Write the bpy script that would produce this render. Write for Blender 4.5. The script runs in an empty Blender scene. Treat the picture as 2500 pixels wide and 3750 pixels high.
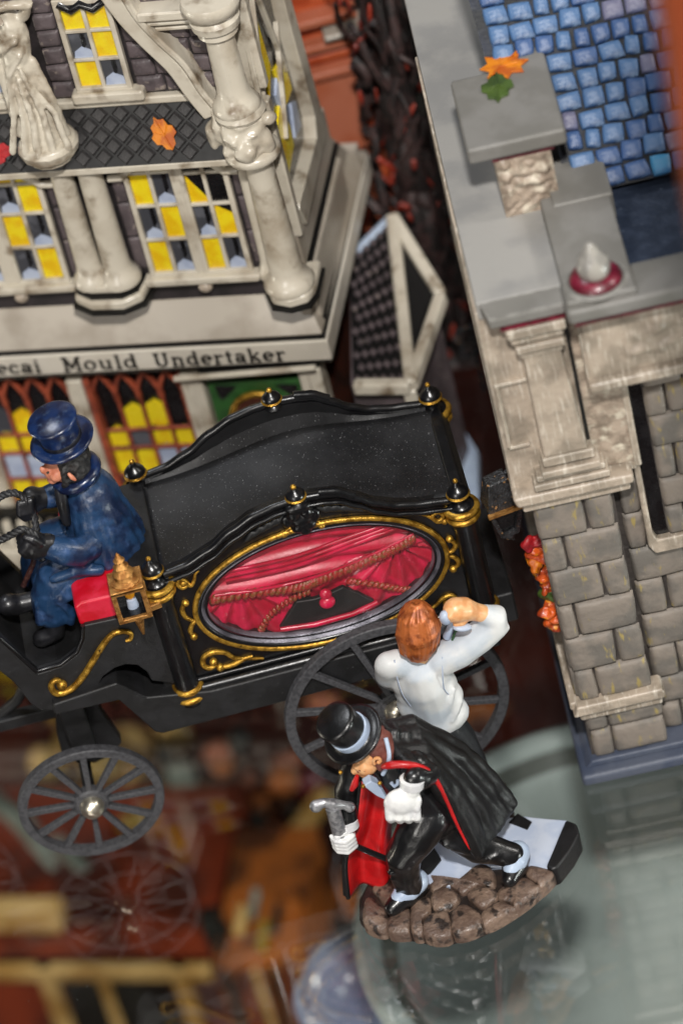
import bpy, bmesh, math, random
from mathutils import Vector, Matrix, noise
SC = bpy.context.scene
COL = SC.collection
R = math.radians
rnd = random.Random(7)
# ---------------------------------------------------------------- camera (1 unit = 1 cm)
PITCH, ROLL, DIST = R(41.5), R(14.6), 88.0
FWD = Vector((0, math.cos(PITCH), -math.sin(PITCH)))
UP0 = Vector((0, math.sin(PITCH), math.cos(PITCH)))
RT0 = Vector((1, 0, 0))
rt = RT0*math.cos(ROLL) - UP0*math.sin(ROLL)
up = RT0*math.sin(ROLL) + UP0*math.cos(ROLL)
cam = bpy.data.cameras.new('camera'); camo = bpy.data.objects.new('camera', cam); COL.objects.link(camo)
mm = Matrix((rt, up, -FWD)).transposed().to_4x4(); mm.translation = -DIST*FWD
camo.matrix_world = mm
cam.sensor_fit = 'VERTICAL'; cam.sensor_height = 36; cam.sensor_width = 24; cam.lens = 135.0
cam.clip_start = 1; cam.clip_end = 600
cam.dof.use_dof = True; cam.dof.focus_distance = DIST-10.8; cam.dof.aperture_fstop = 0.135/1.2
SC.camera = camo
# ---------------------------------------------------------------- world, lamps, exposure
w = bpy.data.worlds.new('World'); SC.world = w; w.use_nodes = True
w.node_tree.nodes['Background'].inputs[0].default_value = (0.62, 0.66, 0.74, 1)
w.node_tree.nodes['Background'].inputs[1].default_value = 0.045
def lamp(name, loc, target, size, power, col):
    l = bpy.data.lights.new(name, 'AREA'); l.shape = 'DISK'; l.size = size; l.energy = power; l.color = col
    o = bpy.data.objects.new(name, l); COL.objects.link(o); o.location = loc
    o.rotation_euler = (Vector(target)-Vector(loc)).to_track_quat('-Z', 'Y').to_euler(); return o
lamp('key_lamp', (3, -60, 74), (0, -6, 3), 4.5, 84000, (1, .97, .93))
lamp('front_fill_lamp', (-38, -74, 30), (-2, -6, 4), 26, 24000, (1, .96, .9))
lamp('shop_ceiling_lamp', (-28, 22, 92), (0, 0, 0), 26, 26000, (.93, .96, 1))
lamp('side_shop_lamp', (62, -22, 60), (0, -4, 3), 14, 20000, (1, .96, .9))
lamp('lower_shelf_fill', (-46, 4, -3), (-6, 10, -22), 12, 9000, (1, .9, .75))  # unseen fill, added to brighten the things below the glass
lamp('lower_shelf_fill', (38, -30, -2.5), (3, -7, -8), 10, 15000, (.95, 1, .97))  # second added fill, out of view, lifting the base's shadow on the dish
SC.view_settings.view_transform = 'Standard'; SC.view_settings.look = 'None'; SC.view_settings.gamma = 1
SC.view_settings.exposure = -0.1
# ---------------------------------------------------------------- materials
def lin(h):
    h = h.lstrip('#'); v = [int(h[i:i+2], 16)/255 for i in (0, 2, 4)]
    return tuple((x/12.92 if x <= .04045 else ((x+.055)/1.055)**2.4) for x in v)+(1,)
MATS = {}
def paint(name, a, b=None, s=2.0, lo=.42, hi=.62, rough=.45, bump=.12, bs=14, coat=0, metal=0, dry=None, dl=.6, dh=.72, ds=5, dstretch=(1,1,1), spec=.5, det=5, edge=None, er=.05, e0=.03, e1=.22):
    m = bpy.data.materials.new(name); m.use_nodes = True; nt = m.node_tree; N = nt.nodes; L = nt.links
    p = N['Principled BSDF']; p.inputs['Roughness'].default_value = rough; p.inputs['Metallic'].default_value = metal
    p.inputs['Coat Weight'].default_value = coat; p.inputs['Coat Roughness'].default_value = .18
    p.inputs['Specular IOR Level'].default_value = spec
    tc = N.new('ShaderNodeTexCoord'); co = tc.outputs['Object']
    def noi(sc, d=det, st=None):
        n = N.new('ShaderNodeTexNoise'); n.inputs['Scale'].default_value = sc; n.inputs['Detail'].default_value = d
        if st and st != (1,1,1):
            mp = N.new('ShaderNodeMapping'); mp.inputs['Scale'].default_value = st; L.new(co, mp.inputs[0]); L.new(mp.outputs[0], n.inputs['Vector'])
        else: L.new(co, n.inputs['Vector'])
        return n.outputs['Fac']
    def ramp(src, x0, x1):
        r = N.new('ShaderNodeMapRange'); r.inputs['From Min'].default_value = x0; r.inputs['From Max'].default_value = x1
        r.interpolation_type = 'SMOOTHSTEP'; L.new(src, r.inputs['Value']); return r.outputs[0]
    def mix(f, x, y):
        k = N.new('ShaderNodeMix'); k.data_type = 'RGBA'; L.new(f, k.inputs[0])
        for i, v in ((6, x), (7, y)):
            if isinstance(v, tuple): k.inputs[i].default_value = v
            else: L.new(v, k.inputs[i])
        return k.outputs[2]
    cur = lin(a)
    if b: cur = mix(ramp(noi(s), lo, hi), cur, lin(b))
    if dry: cur = mix(ramp(noi(ds, 8, dstretch), dl, dh), cur, lin(dry))
    if edge:                                     # paint rubbed pale along the edges
        bv = N.new('ShaderNodeBevel'); bv.samples = 4; bv.inputs[0].default_value = er; ge = N.new('ShaderNodeNewGeometry')
        dt = N.new('ShaderNodeVectorMath'); dt.operation = 'DOT_PRODUCT'; L.new(bv.outputs[0], dt.inputs[0]); L.new(ge.outputs['Normal'], dt.inputs[1])
        iv = N.new('ShaderNodeMath'); iv.operation = 'SUBTRACT'; iv.inputs[0].default_value = 1; L.new(dt.outputs['Value'], iv.inputs[1])
        ml = N.new('ShaderNodeMath'); ml.operation = 'MULTIPLY'; L.new(ramp(iv.outputs[0], e0, e1), ml.inputs[0]); L.new(ramp(noi(4, 4), .3, .6), ml.inputs[1])
        cur = mix(ml.outputs[0], cur, lin(edge))
    if isinstance(cur, tuple): p.inputs['Base Color'].default_value = cur
    else: L.new(cur, p.inputs['Base Color'])
    if bump:
        bn = N.new('ShaderNodeBump'); bn.inputs['Strength'].default_value = bump; bn.inputs['Distance'].default_value = .08
        L.new(noi(bs, 4), bn.inputs['Height']); L.new(bn.outputs[0], p.inputs['Normal'])
    rr = N.new('ShaderNodeMapRange'); rr.inputs['To Min'].default_value = max(.02, rough-.08); rr.inputs['To Max'].default_value = min(1, rough+.12)
    L.new(noi(7, 3), rr.inputs['Value']); L.new(rr.outputs[0], p.inputs['Roughness'])
    MATS[name] = m; return m
M = MATS
paint('black_enamel', '#08080a', '#101012', rough=.3, bump=.05, bs=30, coat=.3, dry='#4a4a4c', dl=.72, dh=.82, ds=24)
paint('black_satin', '#0f0f10', '#18181a', rough=.5, bump=.12, bs=40, dry='#6a6a6c', dl=.69, dh=.78, ds=26)
paint('wheel_iron', '#48484b', '#363639', s=14, rough=.5, bump=.14, bs=60, spec=.4)
paint('roof_black', '#121214', '#1e1e20', s=1.2, rough=.46, bump=.1, bs=50, coat=.08, dry='#a0a0a2', dl=.66, dh=.73, ds=30)
paint('gold_paint', '#c79a3c', '#8a6420', s=6, rough=.34, bump=.2, bs=30, metal=.75, dry='#3a2a10', dl=.62, dh=.75, ds=9)
paint('copper_gold', '#c08c4e', '#94622f', s=6, rough=.3, bump=.35, bs=50, metal=.7)
paint('nail_steel', '#fff6e0', rough=.3, bump=0, metal=1)
paint('silver_paint', '#a8a8aa', '#7c7c80', s=8, rough=.3, bump=.2, bs=40, metal=.6)
paint('bezel_grey', '#77757e', '#4c4b52', s=2, rough=.38, bump=.2, bs=30, metal=.55)
paint('red_drape', '#a4082a', '#c41844', s=2, rough=.33, bump=.05, coat=.3)
paint('red_swag', '#9a2420', '#7a4418', s=11, lo=.45, hi=.6, rough=.28, bump=.4, bs=30, coat=.5)
paint('red_seat', '#b50a1e', '#c9203a', rough=.35, bump=.05, coat=.2)
paint('red_cloth', '#a80c10', '#c01418', s=2, rough=.4, bump=.08, coat=.15)
paint('cloak_black', '#0a0a0b', '#131314', rough=.42, bump=.15, bs=26, dry='#4c4a48', dl=.66, dh=.8, ds=16)
paint('coat_black', '#0c0c0d', '#141416', rough=.3, bump=.1, bs=24, coat=.25)
paint('blue_coat', '#1d3a5c', '#13223e', s=2.2, rough=.36, bump=.16, bs=22, coat=.15, dry='#3c5680', dl=.5, dh=.8, ds=3.2, metal=.1)
paint('blue_hat', '#12274f', '#0b1430', s=3, rough=.3, bump=.06, coat=.35, dry='#33425c', dl=.55, dh=.7, ds=8)
paint('glove_black', '#121214', '#202024', rough=.38, bump=.1, coat=.2)
paint('glove_white', '#dededc', '#c8c8ca', rough=.3, bump=.08, coat=.3)
paint('shirt_white', '#cacbca', '#b2bac2', s=1.3, rough=.5, bump=.05, coat=.05)
paint('grey_trim', '#a9b3c4', '#93a0b4', rough=.4, bump=.05)
paint('pale_blue', '#a9b8cc', '#9fadc4', rough=.35, bump=.03, coat=.2)
paint('skin', '#deab7a', '#d0925e', s=5, rough=.42, bump=.06, coat=.1)
paint('skin_driver', '#c98468', '#b26a50', s=6, rough=.45, bump=.08)
paint('hair_copper', '#b0602e', '#7c3c18', s=5, rough=.42, bump=.1, metal=.3, dry='#a8683c', dl=.55, dh=.75, ds=9, dstretch=(2,2,.4))
paint('hair_brown', '#6d3a30', '#5a2c24', rough=.5, bump=.15)
paint('hair_black', '#131213', '#2c2a2a', s=10, rough=.5, bump=.4, bs=20)
paint('cobble', '#5c4a40', '#7a6658', s=2.0, rough=.36, bump=.5, bs=12, coat=.15, dry='#2a2320', dl=.5, dh=.66, ds=4.5)
paint('cobble_bed', '#1c1512', '#2e231d', s=3, rough=.5, bump=.3)
paint('tile_white', '#a9b4c8', '#b8c0cf', rough=.3, bump=.04, coat=.3)
paint('tile_black', '#101011', '#19191b', rough=.4, bump=.12)
paint('stone_grey', '#7c736a', '#67625c', s=1.6, rough=.52, bump=.3, bs=7, dry='#958552', dl=.6, dh=.74, ds=3.0, dstretch=(2.6,1,.8), spec=.35, edge='#aaa398', er=.05)
paint('mortar', '#423c38', '#36312e', rough=.6, bump=.3, bs=10)
paint('cone_grey', '#98948c', '#7c7974', s=3, rough=.35, bump=.1, coat=.3)
paint('antique_cream', '#a69888', '#857a6c', s=1.4, rough=.42, bump=.35, bs=8, dry='#cbc2b4', dl=.5, dh=.8, ds=4, dstretch=(4,1,.5), coat=.1, edge='#e2dccc', er=.07)
paint('relief_cream', '#a09080', '#7c6e60', s=2.4, rough=.42, bump=.9, bs=5, dry='#c4baa8', dl=.48, dh=.7, ds=3.4)
paint('roof_grey', '#92908c', '#838280', s=.8, rough=.5, bump=.06, bs=20, edge='#b0aea8')
paint('coping_grey', '#6b6964', '#767470', s=1, rough=.5, bump=.08, bs=16, edge='#a09e98', er=.08)
paint('maroon', '#50081a', '#6c0e28', s=4, rough=.4, bump=.1, coat=.3)
paint('plinth_blue', '#3a4254', '#4a505e', s=1.2, rough=.5, bump=.15)
paint('slate_blue', '#44648c', '#2c4468', s=1.6, rough=.42, bump=.35, bs=7, dry='#7d94b0', dl=.52, dh=.75, ds=3)
paint('slate_navy', '#34507c', '#263c62', s=1.8, rough=.42, bump=.35, bs=7, dry='#5a7498', dl=.55, dh=.75, ds=3)
paint('slate_cyan', '#3f80a8', '#3a6c98', s=2, rough=.4, bump=.2)
paint('slate_mauve', '#64647c', '#585c78', s=2, rough=.42, bump=.3)
paint('slate_bed', '#101318', '#1c2230', rough=.6, bump=.2)
paint('flat_slate', '#1f2838', '#2c3546', s=3, rough=.5, bump=.3, dry='#566070', dl=.66, dh=.76, ds=9)
paint('porcelain', '#c2baaa', '#a09482', s=.9, lo=.46, hi=.72, rough=.33, bump=.08, coat=.35, dry='#6e5d48', dl=.5, dh=.76, ds=1.9)
paint('porcelain_ledge', '#aaa194', '#908678', s=.6, rough=.35, bump=.03, coat=.3)
paint('sign_white', '#ccc5b8', '#beb6a8', s=.6, rough=.35, bump=.03, coat=.3)
paint('brick_grey', '#5a5052', '#484042', s=2, rough=.45, bump=.25, bs=10, dry='#8c8078', dl=.6, dh=.72, ds=5)
paint('brick_bed', '#2a2426', '#1e1a1b', rough=.6, bump=.2)
paint('lattice_tile', '#282626', '#343232', s=3, rough=.6, bump=.3, coat=0, dry='#4c4b48', dl=.6, dh=.75, ds=6)
paint('lattice_bed', '#0d0c0c', rough=.5, bump=0)
paint('yellow_pane', '#e0c81e', '#d8ae14', s=2, rough=.25, bump=.02, coat=.4)
paint('grey_pane', '#55565c', '#3c3d42', s=2, lo=.4, hi=.5, rough=.3, bump=.02, coat=.3)
paint('pale_pane', '#a9b2c4', '#98a2b8', rough=.3, bump=.02)
paint('dark_pane', '#0c0c0e', '#161618', rough=.25, bump=.02, coat=.4)
paint('rust_tracery', '#94442c', '#6e2f1e', s=3, rough=.45, bump=.2)
paint('rust_dark', '#4a2010', '#2c140a', s=2, rough=.5, bump=.2)
paint('door_green', '#2a5626', '#20461e', rough=.4, bump=.08)
paint('outline_black', '#0b0a09', rough=.5, bump=0)
paint('ink', '#2e2a26', rough=.5, bump=0)
paint('leaf_orange', '#cc780c', '#a8500a', s=3, rough=.5, bump=.3, coat=0)
paint('leaf_red', '#a41218', '#84101a', rough=.5, bump=.3, coat=0)
paint('leaf_green', '#465a24', '#32441c', rough=.4, bump=.3)
paint('vine_mix', '#c8541a', '#8c3018', s=3, rough=.35, bump=.3, coat=.2, dry='#d88a20', dl=.55, dh=.65, ds=5)
paint('orange_brick', '#a4421e', '#c06038', s=1.4, rough=.5, bump=.5, bs=5, dry='#5a2410', dl=.55, dh=.7, ds=2)
paint('pink_plaster', '#b0684e', '#a85a3c', s=.8, rough=.5, bump=.1)
paint('twig_dark', '#191211', '#382624', s=3, rough=.6, bump=.3)
paint('red_fruit', '#8a3020', '#5e2018', rough=.4, bump=.1)
paint('lantern_iron', '#3a3a3c', '#2a2a2b', s=6, rough=.25, bump=.5, bs=24, dry='#b08458', dl=.64, dh=.7, ds=10, metal=.4)
paint('flame_yellow', '#e0a010', '#d89008', rough=.4, bump=.02)
paint('rope_black', '#18181a', '#2a2a2c', rough=.45, bump=.3)
paint('crop_brown', '#2a1414', '#44261e', s=10, rough=.4, bump=.4)
paint('leg_black', '#15171a', '#1d1f22', rough=.45, bump=.15)
paint('cherry_table', '#34120a', '#180804', s=.12, rough=.35, bump=.03, coat=.3, dry='#6a2208', dl=.5, dh=.72, ds=.07, spec=.4)
paint('low_cream', '#d8b070', '#a87c3c', s=.5, rough=.5, bump=.1)
paint('low_brick', '#86300c', '#481806', s=.4, rough=.5, bump=.1)
paint('low_dark', '#14120f', '#232420', s=.5, rough=.5, bump=.1)
paint('low_orange', '#a85a1c', '#4c2408', s=.7, rough=.5, bump=.1)
paint('low_olive', '#9a7c28', '#6a4c18', s=.5, rough=.6, bump=.2)
paint('low_yellow', '#c8aa10', '#b09408', rough=.4, bump=.05)
paint('low_grey', '#98a098', '#6c746c', s=.4, rough=.4, bump=.05)
paint('dish_glaze', '#b4bab8', '#8c9290', s=.16, rough=.5, bump=.02, coat=.08)
paint('dish_rim', '#5a5a54', '#494a46', s=.3, rough=.3, bump=.03, coat=.4)
paint('jar_blue', '#a0a8c4', '#7c82a0', s=.3, rough=.22, bump=.03, coat=.6)
paint('post_terracotta', '#7c3408', '#6c2a04', s=.4, rough=.6, bump=.05)
def glass_mat(name, tint=(1,1,1,1), ior=1.5, rough=0.0, dust=0.0, haze=0.0):
    m = bpy.data.materials.new(name); m.use_nodes = True; nt = m.node_tree; N = nt.nodes; L = nt.links
    N.remove(N['Principled BSDF']); out = N['Material Output']
    fr = N.new('ShaderNodeFresnel'); gm = N.new('ShaderNodeNewGeometry'); mr = N.new('ShaderNodeMapRange'); L.new(gm.outputs['Backfacing'], mr.inputs[0]); mr.inputs[3].default_value = ior; mr.inputs[4].default_value = 1/ior; L.new(mr.outputs[0], fr.inputs[0])
    tr = N.new('ShaderNodeBsdfTransparent'); tr.inputs[0].default_value = tint
    gl = N.new('ShaderNodeBsdfGlossy'); gl.inputs['Roughness'].default_value = rough
    mx = N.new('ShaderNodeMixShader'); L.new(fr.outputs[0], mx.inputs[0]); L.new(tr.outputs[0], mx.inputs[1]); L.new(gl.outputs[0], mx.inputs[2])
    last = mx
    if dust:
        tc = N.new('ShaderNodeTexCoord'); n = N.new('ShaderNodeTexNoise'); n.inputs['Scale'].default_value = 11; n.inputs['Detail'].default_value = 6
        L.new(tc.outputs['Object'], n.inputs['Vector'])
        r = N.new('ShaderNodeMapRange'); r.inputs[1].default_value = .70; r.inputs[2].default_value = .82; r.inputs[3].default_value = haze; r.inputs[4].default_value = dust
        L.new(n.outputs['Fac'], r.inputs[0]); d = N.new('ShaderNodeBsdfDiffuse'); d.inputs[0].default_value = (.5,.5,.5,1)
        m2 = N.new('ShaderNodeMixShader'); L.new(r.outputs[0], m2.inputs[0]); L.new(last.outputs[0], m2.inputs[1]); L.new(d.outputs[0], m2.inputs[2]); last = m2
    L.new(last.outputs[0], out.inputs[0]); MATS[name] = m; return m
glass_mat('shelf_glass', (.93,.95,.94,1), 1.8, 0, .25)
glass_mat('window_glass', (1,.95,.96,1), 1.45, .06, .12, .025)
# ---------------------------------------------------------------- mesh helpers
TMP = bpy.data.scenes.new('scratch')          # only for evaluating modifiers; removed at the end
class MB:
    def __init__(s): s.v = []; s.f = []
    def add(s, vs, fs):
        o = len(s.v); s.v += [tuple(v) for v in vs]; s.f += [tuple(i+o for i in f) for f in fs]; return s
    def box(s, x0, x1, y0, y1, z0, z1):
        return s.add([(x0,y0,z0),(x1,y0,z0),(x1,y1,z0),(x0,y1,z0),(x0,y0,z1),(x1,y0,z1),(x1,y1,z1),(x0,y1,z1)],
                     [(3,2,1,0),(4,5,6,7),(0,1,5,4),(1,2,6,5),(2,3,7,6),(3,0,4,7)])
    def prism(s, pts, y0, y1):               # polygon in x,z extruded along y
        n = len(pts); vs = [(x,y0,z) for x,z in pts]+[(x,y1,z) for x,z in pts]
        return s.add(vs, [tuple(range(n)), tuple(range(2*n-1, n-1, -1))]+[(i,(i+1)%n+0 if 0 else (i+1)%n,(i+1)%n+n,i+n)[::-1] for i in range(n)])
    def zprism(s, pts, z0, z1):
        n = len(pts); vs = [(x,y,z0) for x,y in pts]+[(x,y,z1) for x,y in pts]
        return s.add(vs, [tuple(range(n)), tuple(range(2*n-1, n-1, -1))]+[(i,i+n,(i+1)%n+n,(i+1)%n) for i in range(n)])
    def lathe(s, prof, c=(0,0,0), seg=24, axis='z'):
        vs = []; n = len(prof)
        for i in range(seg):
            a = 2*math.pi*i/seg; ca, sa = math.cos(a), math.sin(a)
            for r, h in prof:
                p = (r*ca, r*sa, h) if axis == 'z' else ((r*ca, h, r*sa) if axis == 'y' else (h, r*ca, r*sa))
                vs.append((p[0]+c[0], p[1]+c[1], p[2]+c[2]))
        fs = []
        for i in range(seg):
            j = (i+1)%seg
            for k in range(n-1): fs.append((i*n+k, j*n+k, j*n+k+1, i*n+k+1))
        return s.add(vs, fs)
    def tube(s, pts, r, seg=8, closed=False, caps=True):
        P = [Vector(p) for p in pts]; n = len(P); rs = r if isinstance(r, (list, tuple)) else [r]*n
        vs = []; fs = []; prev = None
        for i, p in enumerate(P):
            if closed: t = P[(i+1)%n]-P[i-1]
            else: t = P[min(i+1,n-1)]-P[max(i-1,0)]
            if t.length < 1e-9: t = Vector((0,0,1))
            t.normalize()
            if prev is None:
                a = Vector((0,1,0)) if abs(t.y) < .9 else Vector((1,0,0)); u = t.cross(a).normalized()
            else:
                u = prev - t*prev.dot(t)
                u = u.normalized() if u.length > 1e-6 else t.orthogonal().normalized()
            prev = u; v = t.cross(u)
            for k in range(seg):
                q = 2*math.pi*k/seg; vs.append(p+(u*math.cos(q)+v*math.sin(q))*rs[i])
        m = n if closed else n-1
        for i in range(m):
            a = i*seg; b = ((i+1)%n)*seg
            for k in range(seg): fs.append((a+k, a+(k+1)%seg, b+(k+1)%seg, b+k))
        if caps and not closed:
            fs.append(tuple(range(seg))[::-1]); fs.append(tuple(range((n-1)*seg, n*seg)))
        return s.add(vs, fs)
    def limb(s, pts, seg=14):                 # rounded tapered chain (x,y,z,r)
        P = [Vector(p[:3]) for p in pts]; r = [p[3] for p in pts]
        t0 = (P[0]-P[1]).normalized(); t1 = (P[-1]-P[-2]).normalized(); Q = []; S = []
        for a in (80, 60, 40, 20): Q.append(P[0]+t0*r[0]*math.sin(R(a))); S.append(r[0]*math.cos(R(a)))
        Q += P; S += r
        for a in (20, 40, 60, 80): Q.append(P[-1]+t1*r[-1]*math.sin(R(a))); S.append(r[-1]*math.cos(R(a)))
        return s.tube(Q, S, seg)
    def ball(s, c, r, rot=None, su=16, sv=10):
        if not isinstance(r, (tuple, list)): r = (r, r, r)
        E = rot if rot is not None else Matrix.Identity(3); vs = []; fs = []
        for j in range(sv+1):
            th = math.pi*j/sv
            for i in range(su):
                ph = 2*math.pi*i/su
                p = E @ Vector((r[0]*math.sin(th)*math.cos(ph), r[1]*math.sin(th)*math.sin(ph), r[2]*math.cos(th)))
                vs.append((p.x+c[0], p.y+c[1], p.z+c[2]))
        for j in range(sv):
            for i in range(su): fs.append((j*su+i, (j+1)*su+i, (j+1)*su+(i+1)%su, j*su+(i+1)%su))
        return s.add(vs, fs)
    def rod(s, a, b, w, h=None):               # square bar between two points
        a = Vector(a); b = Vector(b); t = (b-a).normalized(); h = h or w
        ref = Vector((0,1,0)) if abs(t.y) < .9 else Vector((1,0,0)); u = t.cross(ref).normalized(); v = t.cross(u)
        vs = [p+u*i*w/2+v*j*h/2 for p in (a, b) for i, j in ((-1,-1),(1,-1),(1,1),(-1,1))]
        return s.add(vs, [(0,1,2,3),(7,6,5,4),(0,4,5,1),(1,5,6,2),(2,6,7,3),(3,7,4,0)])
    def grid(s, fn, nu, nv):
        vs = [fn(i/nu, j/nv) for j in range(nv+1) for i in range(nu+1)]
        return s.add(vs, [(j*(nu+1)+i, j*(nu+1)+i+1, (j+1)*(nu+1)+i+1, (j+1)*(nu+1)+i) for j in range(nv) for i in range(nu)])
    def pillow(s, x0, x1, z0, z1, d, y=0, n=6, rr=.12, jit=.03, seed=0, corner=.5):   # hewn block face standing d proud of y
        if x1-x0 < .08 or z1-z0 < .05: return s
        rr = min(rr, .4*(x1-x0), .4*(z1-z0)); g = random.Random(seed); cx = [(g.uniform(-jit, jit), g.uniform(-jit, jit)) for _ in range(4)]
        def fn(u, v):
            X = x0+(x1-x0)*u; Z = z0+(z1-z0)*v
            jx = (cx[0][0]*(1-u)+cx[1][0]*u)*(1-v)+(cx[2][0]*(1-u)+cx[3][0]*u)*v
            jz = (cx[0][1]*(1-u)+cx[1][1]*u)*(1-v)+(cx[2][1]*(1-u)+cx[3][1]*u)*v
            ex = min(X-x0, x1-X); ez = min(Z-z0, z1-Z)
            if ex < rr*1.01 and ez < rr*1.01:           # round the corners
                k = corner*.3; X += k*(rr-ex)*(1 if u < .5 else -1); Z += k*(rr-ez)*(1 if v < .5 else -1)
            e = min(min(ex, ez)/rr, 1); h = math.sqrt(max(0, 1-(1-e)**2))
            nz = noise.noise(Vector((X*1.7+seed, Z*1.7, seed*.7)))
            return (X+jx, y-d*h*(1+.25*nz), Z+jz)
        us = [0, rr*.35/(x1-x0), rr/(x1-x0)]+[rr/(x1-x0)+(1-2*rr/(x1-x0))*k/n for k in range(1, n)]+[1-rr/(x1-x0), 1-rr*.35/(x1-x0), 1]
        vs_ = [0, rr*.35/(z1-z0), rr/(z1-z0)]+[rr/(z1-z0)+(1-2*rr/(z1-z0))*k/4 for k in range(1, 4)]+[1-rr/(z1-z0), 1-rr*.35/(z1-z0), 1]
        vs = [fn(u, v) for v in vs_ for u in us]; nu = len(us)
        fs = [(j*nu+i, j*nu+i+1, (j+1)*nu+i+1, (j+1)*nu+i) for j in range(len(vs_)-1) for i in range(nu-1)]
        return s.add(vs, fs)
    def mesh(s, name):
        me = bpy.data.meshes.new(name); me.from_pydata(s.v, [], s.f); me.update(); return me
    def build(s, name, mat, parent=None, smooth=False, bevel=0, bseg=2, kind=None, loc=None, sub=0, angle=None, fix=True):
        me = s.mesh(name)
        if fix:
            bm = bmesh.new(); bm.from_mesh(me); bmesh.ops.recalc_face_normals(bm, faces=bm.faces); bm.to_mesh(me); bm.free()
        me.materials.append(M[mat] if isinstance(mat, str) else mat)
        o = bpy.data.objects.new(name, me); COL.objects.link(o)
        if parent: o.parent = parent
        if loc: o.location = loc
        if smooth:
            for p in me.polygons: p.use_smooth = True
            if angle or not bevel:
                try: me.set_sharp_from_angle(angle=R(angle or 60))
                except Exception: pass
        if bevel:
            b = o.modifiers.new('b', 'BEVEL'); b.width = bevel; b.segments = bseg; b.limit_method = 'ANGLE'; b.angle_limit = R(35)
            for p in me.polygons: p.use_smooth = True
            b.harden_normals = True
        if sub:
            q = o.modifiers.new('s', 'SUBSURF'); q.levels = sub; q.render_levels = sub
        if kind: o['kind'] = kind
        return o
    def sculpt(s, name, mat, parent=None, voxel=.04, smooth=4, factor=.5, amp=0, freq=3):   # fuse overlapping shapes into one continuous skin
        me = s.mesh(name); o = bpy.data.objects.new(name, me); COL.objects.link(o)
        m = o.modifiers.new('r', 'REMESH'); m.mode = 'VOXEL'; m.voxel_size = voxel
        if smooth:
            q = o.modifiers.new('s', 'SMOOTH'); q.iterations = smooth; q.factor = factor
        COL.objects.unlink(o); TMP.collection.objects.link(o); vl = TMP.view_layers[0]; vl.update(); ev = o.evaluated_get(vl.depsgraph)
        nm = bpy.data.meshes.new_from_object(ev); TMP.collection.objects.unlink(o); COL.objects.link(o); o.modifiers.clear(); o.data = nm; nm.name = name; bpy.data.meshes.remove(me)
        if amp:
            nv = [(v.co.copy(), v.normal.copy()) for v in nm.vertices]; flat = []
            for c_, n_ in nv: flat += (c_+n_*amp*noise.noise(c_*freq))[:]
            nm.vertices.foreach_set('co', flat); nm.update()
        nm.materials.clear(); nm.materials.append(M[mat])
        for p in nm.polygons: p.use_smooth = True
        if parent: o.parent = parent
        return o
def thing(name, label, cat, loc=(0,0,0), rotz=0, group=None):
    o = bpy.data.objects.new(name, None); COL.objects.link(o); o.empty_display_size = .5
    o.location = loc; o.rotation_euler = (0,0,rotz); o['label'] = label; o['category'] = cat
    if group: o['group'] = group
    return o
def tag(o, label, cat, group=None):
    o['label'] = label; o['category'] = cat
    if group: o['group'] = group
    return o
def copy_part(o, parent, loc=None, rot=None, scale=None, mat=None):
    c = o.copy(); COL.objects.link(c); c.parent = parent
    if loc is not None: c.location = loc
    if rot is not None: c.rotation_euler = rot
    if scale is not None: c.scale = scale
    return c
def smooth_path(pts, k=6, closed=False):        # Catmull-Rom
    P = [Vector(p) for p in pts]; n = len(P); out = []
    rng = range(n if closed else n-1)
    for i in rng:
        a, b, c, d = (P[(i-1)%n], P[i], P[(i+1)%n], P[(i+2)%n]) if closed else (P[max(i-1,0)], P[i], P[i+1], P[min(i+2,n-1)])
        for j in range(k):
            t = j/k; out.append(.5*((2*b)+(c-a)*t+(2*a-5*b+4*c-d)*t*t+(3*b-a-3*c+d)*t**3))
    if not closed: out.append(P[-1])
    return out
def rot_to(v):                                   # matrix turning +z to v
    return Vector((0,0,1)).rotation_difference(Vector(v).normalized()).to_matrix()
# ================================================================= the setting
t = MB().box(-60, 45, -48, 34, -.3, 0).build('glass_shelf', 'shelf_glass', fix=True); t['kind'] = 'structure'
t = MB().box(-140, 140, -90, 150, -30, -28).build('table_top', 'cherry_table'); t['kind'] = 'structure'
def rebase(root, loc):
    root.location = Vector(loc)
    for o in COL.objects:
        if o.parent == root: o.location = Vector(o.location)-Vector(loc)
# ================================================================= hearse
NY, FY = -8.6, -5.6
h = thing('hearse', 'black toy hearse with gilded scrollwork and an oval window full of red drapery', 'carriage')
def rail(x):
    P = [(-3.75,7.2),(-3.3,7.27),(-2.75,7.5),(-2.2,7.86),(-1.7,8.1),(-1.25,8.2),(-.8,8.24),(-.35,8.2),(0,8.12),(.35,7.88),(.7,7.6),(1.1,7.4),(1.6,7.27),(2.2,7.18)]
    if x <= P[0][0]: return P[0][1]
    for (a, b), (c, d) in zip(P, P[1:]):
        if x <= c:
            u = (x-a)/(c-a); u = u*u*(3-2*u)*.5+u*.5; return b+(d-b)*u
    return P[-1][1]
EC = (-.76, 5.9)
def oval(a, b, k, n=96): q = 2*math.pi*k/n; return (EC[0]+a*math.cos(q), EC[1]+b*math.sin(q))
def out_pt(q):                                     # where a ray from the oval centre meets the panel's outline
    dx, dz = math.cos(q), math.sin(q); r = .5
    while True:
        x, z = EC[0]+dx*r, EC[1]+dz*r
        if x <= -3.75 or x >= 2.2 or z <= 4.05 or z >= rail(x)-.06: return (x, z)
        r += .02
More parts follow.
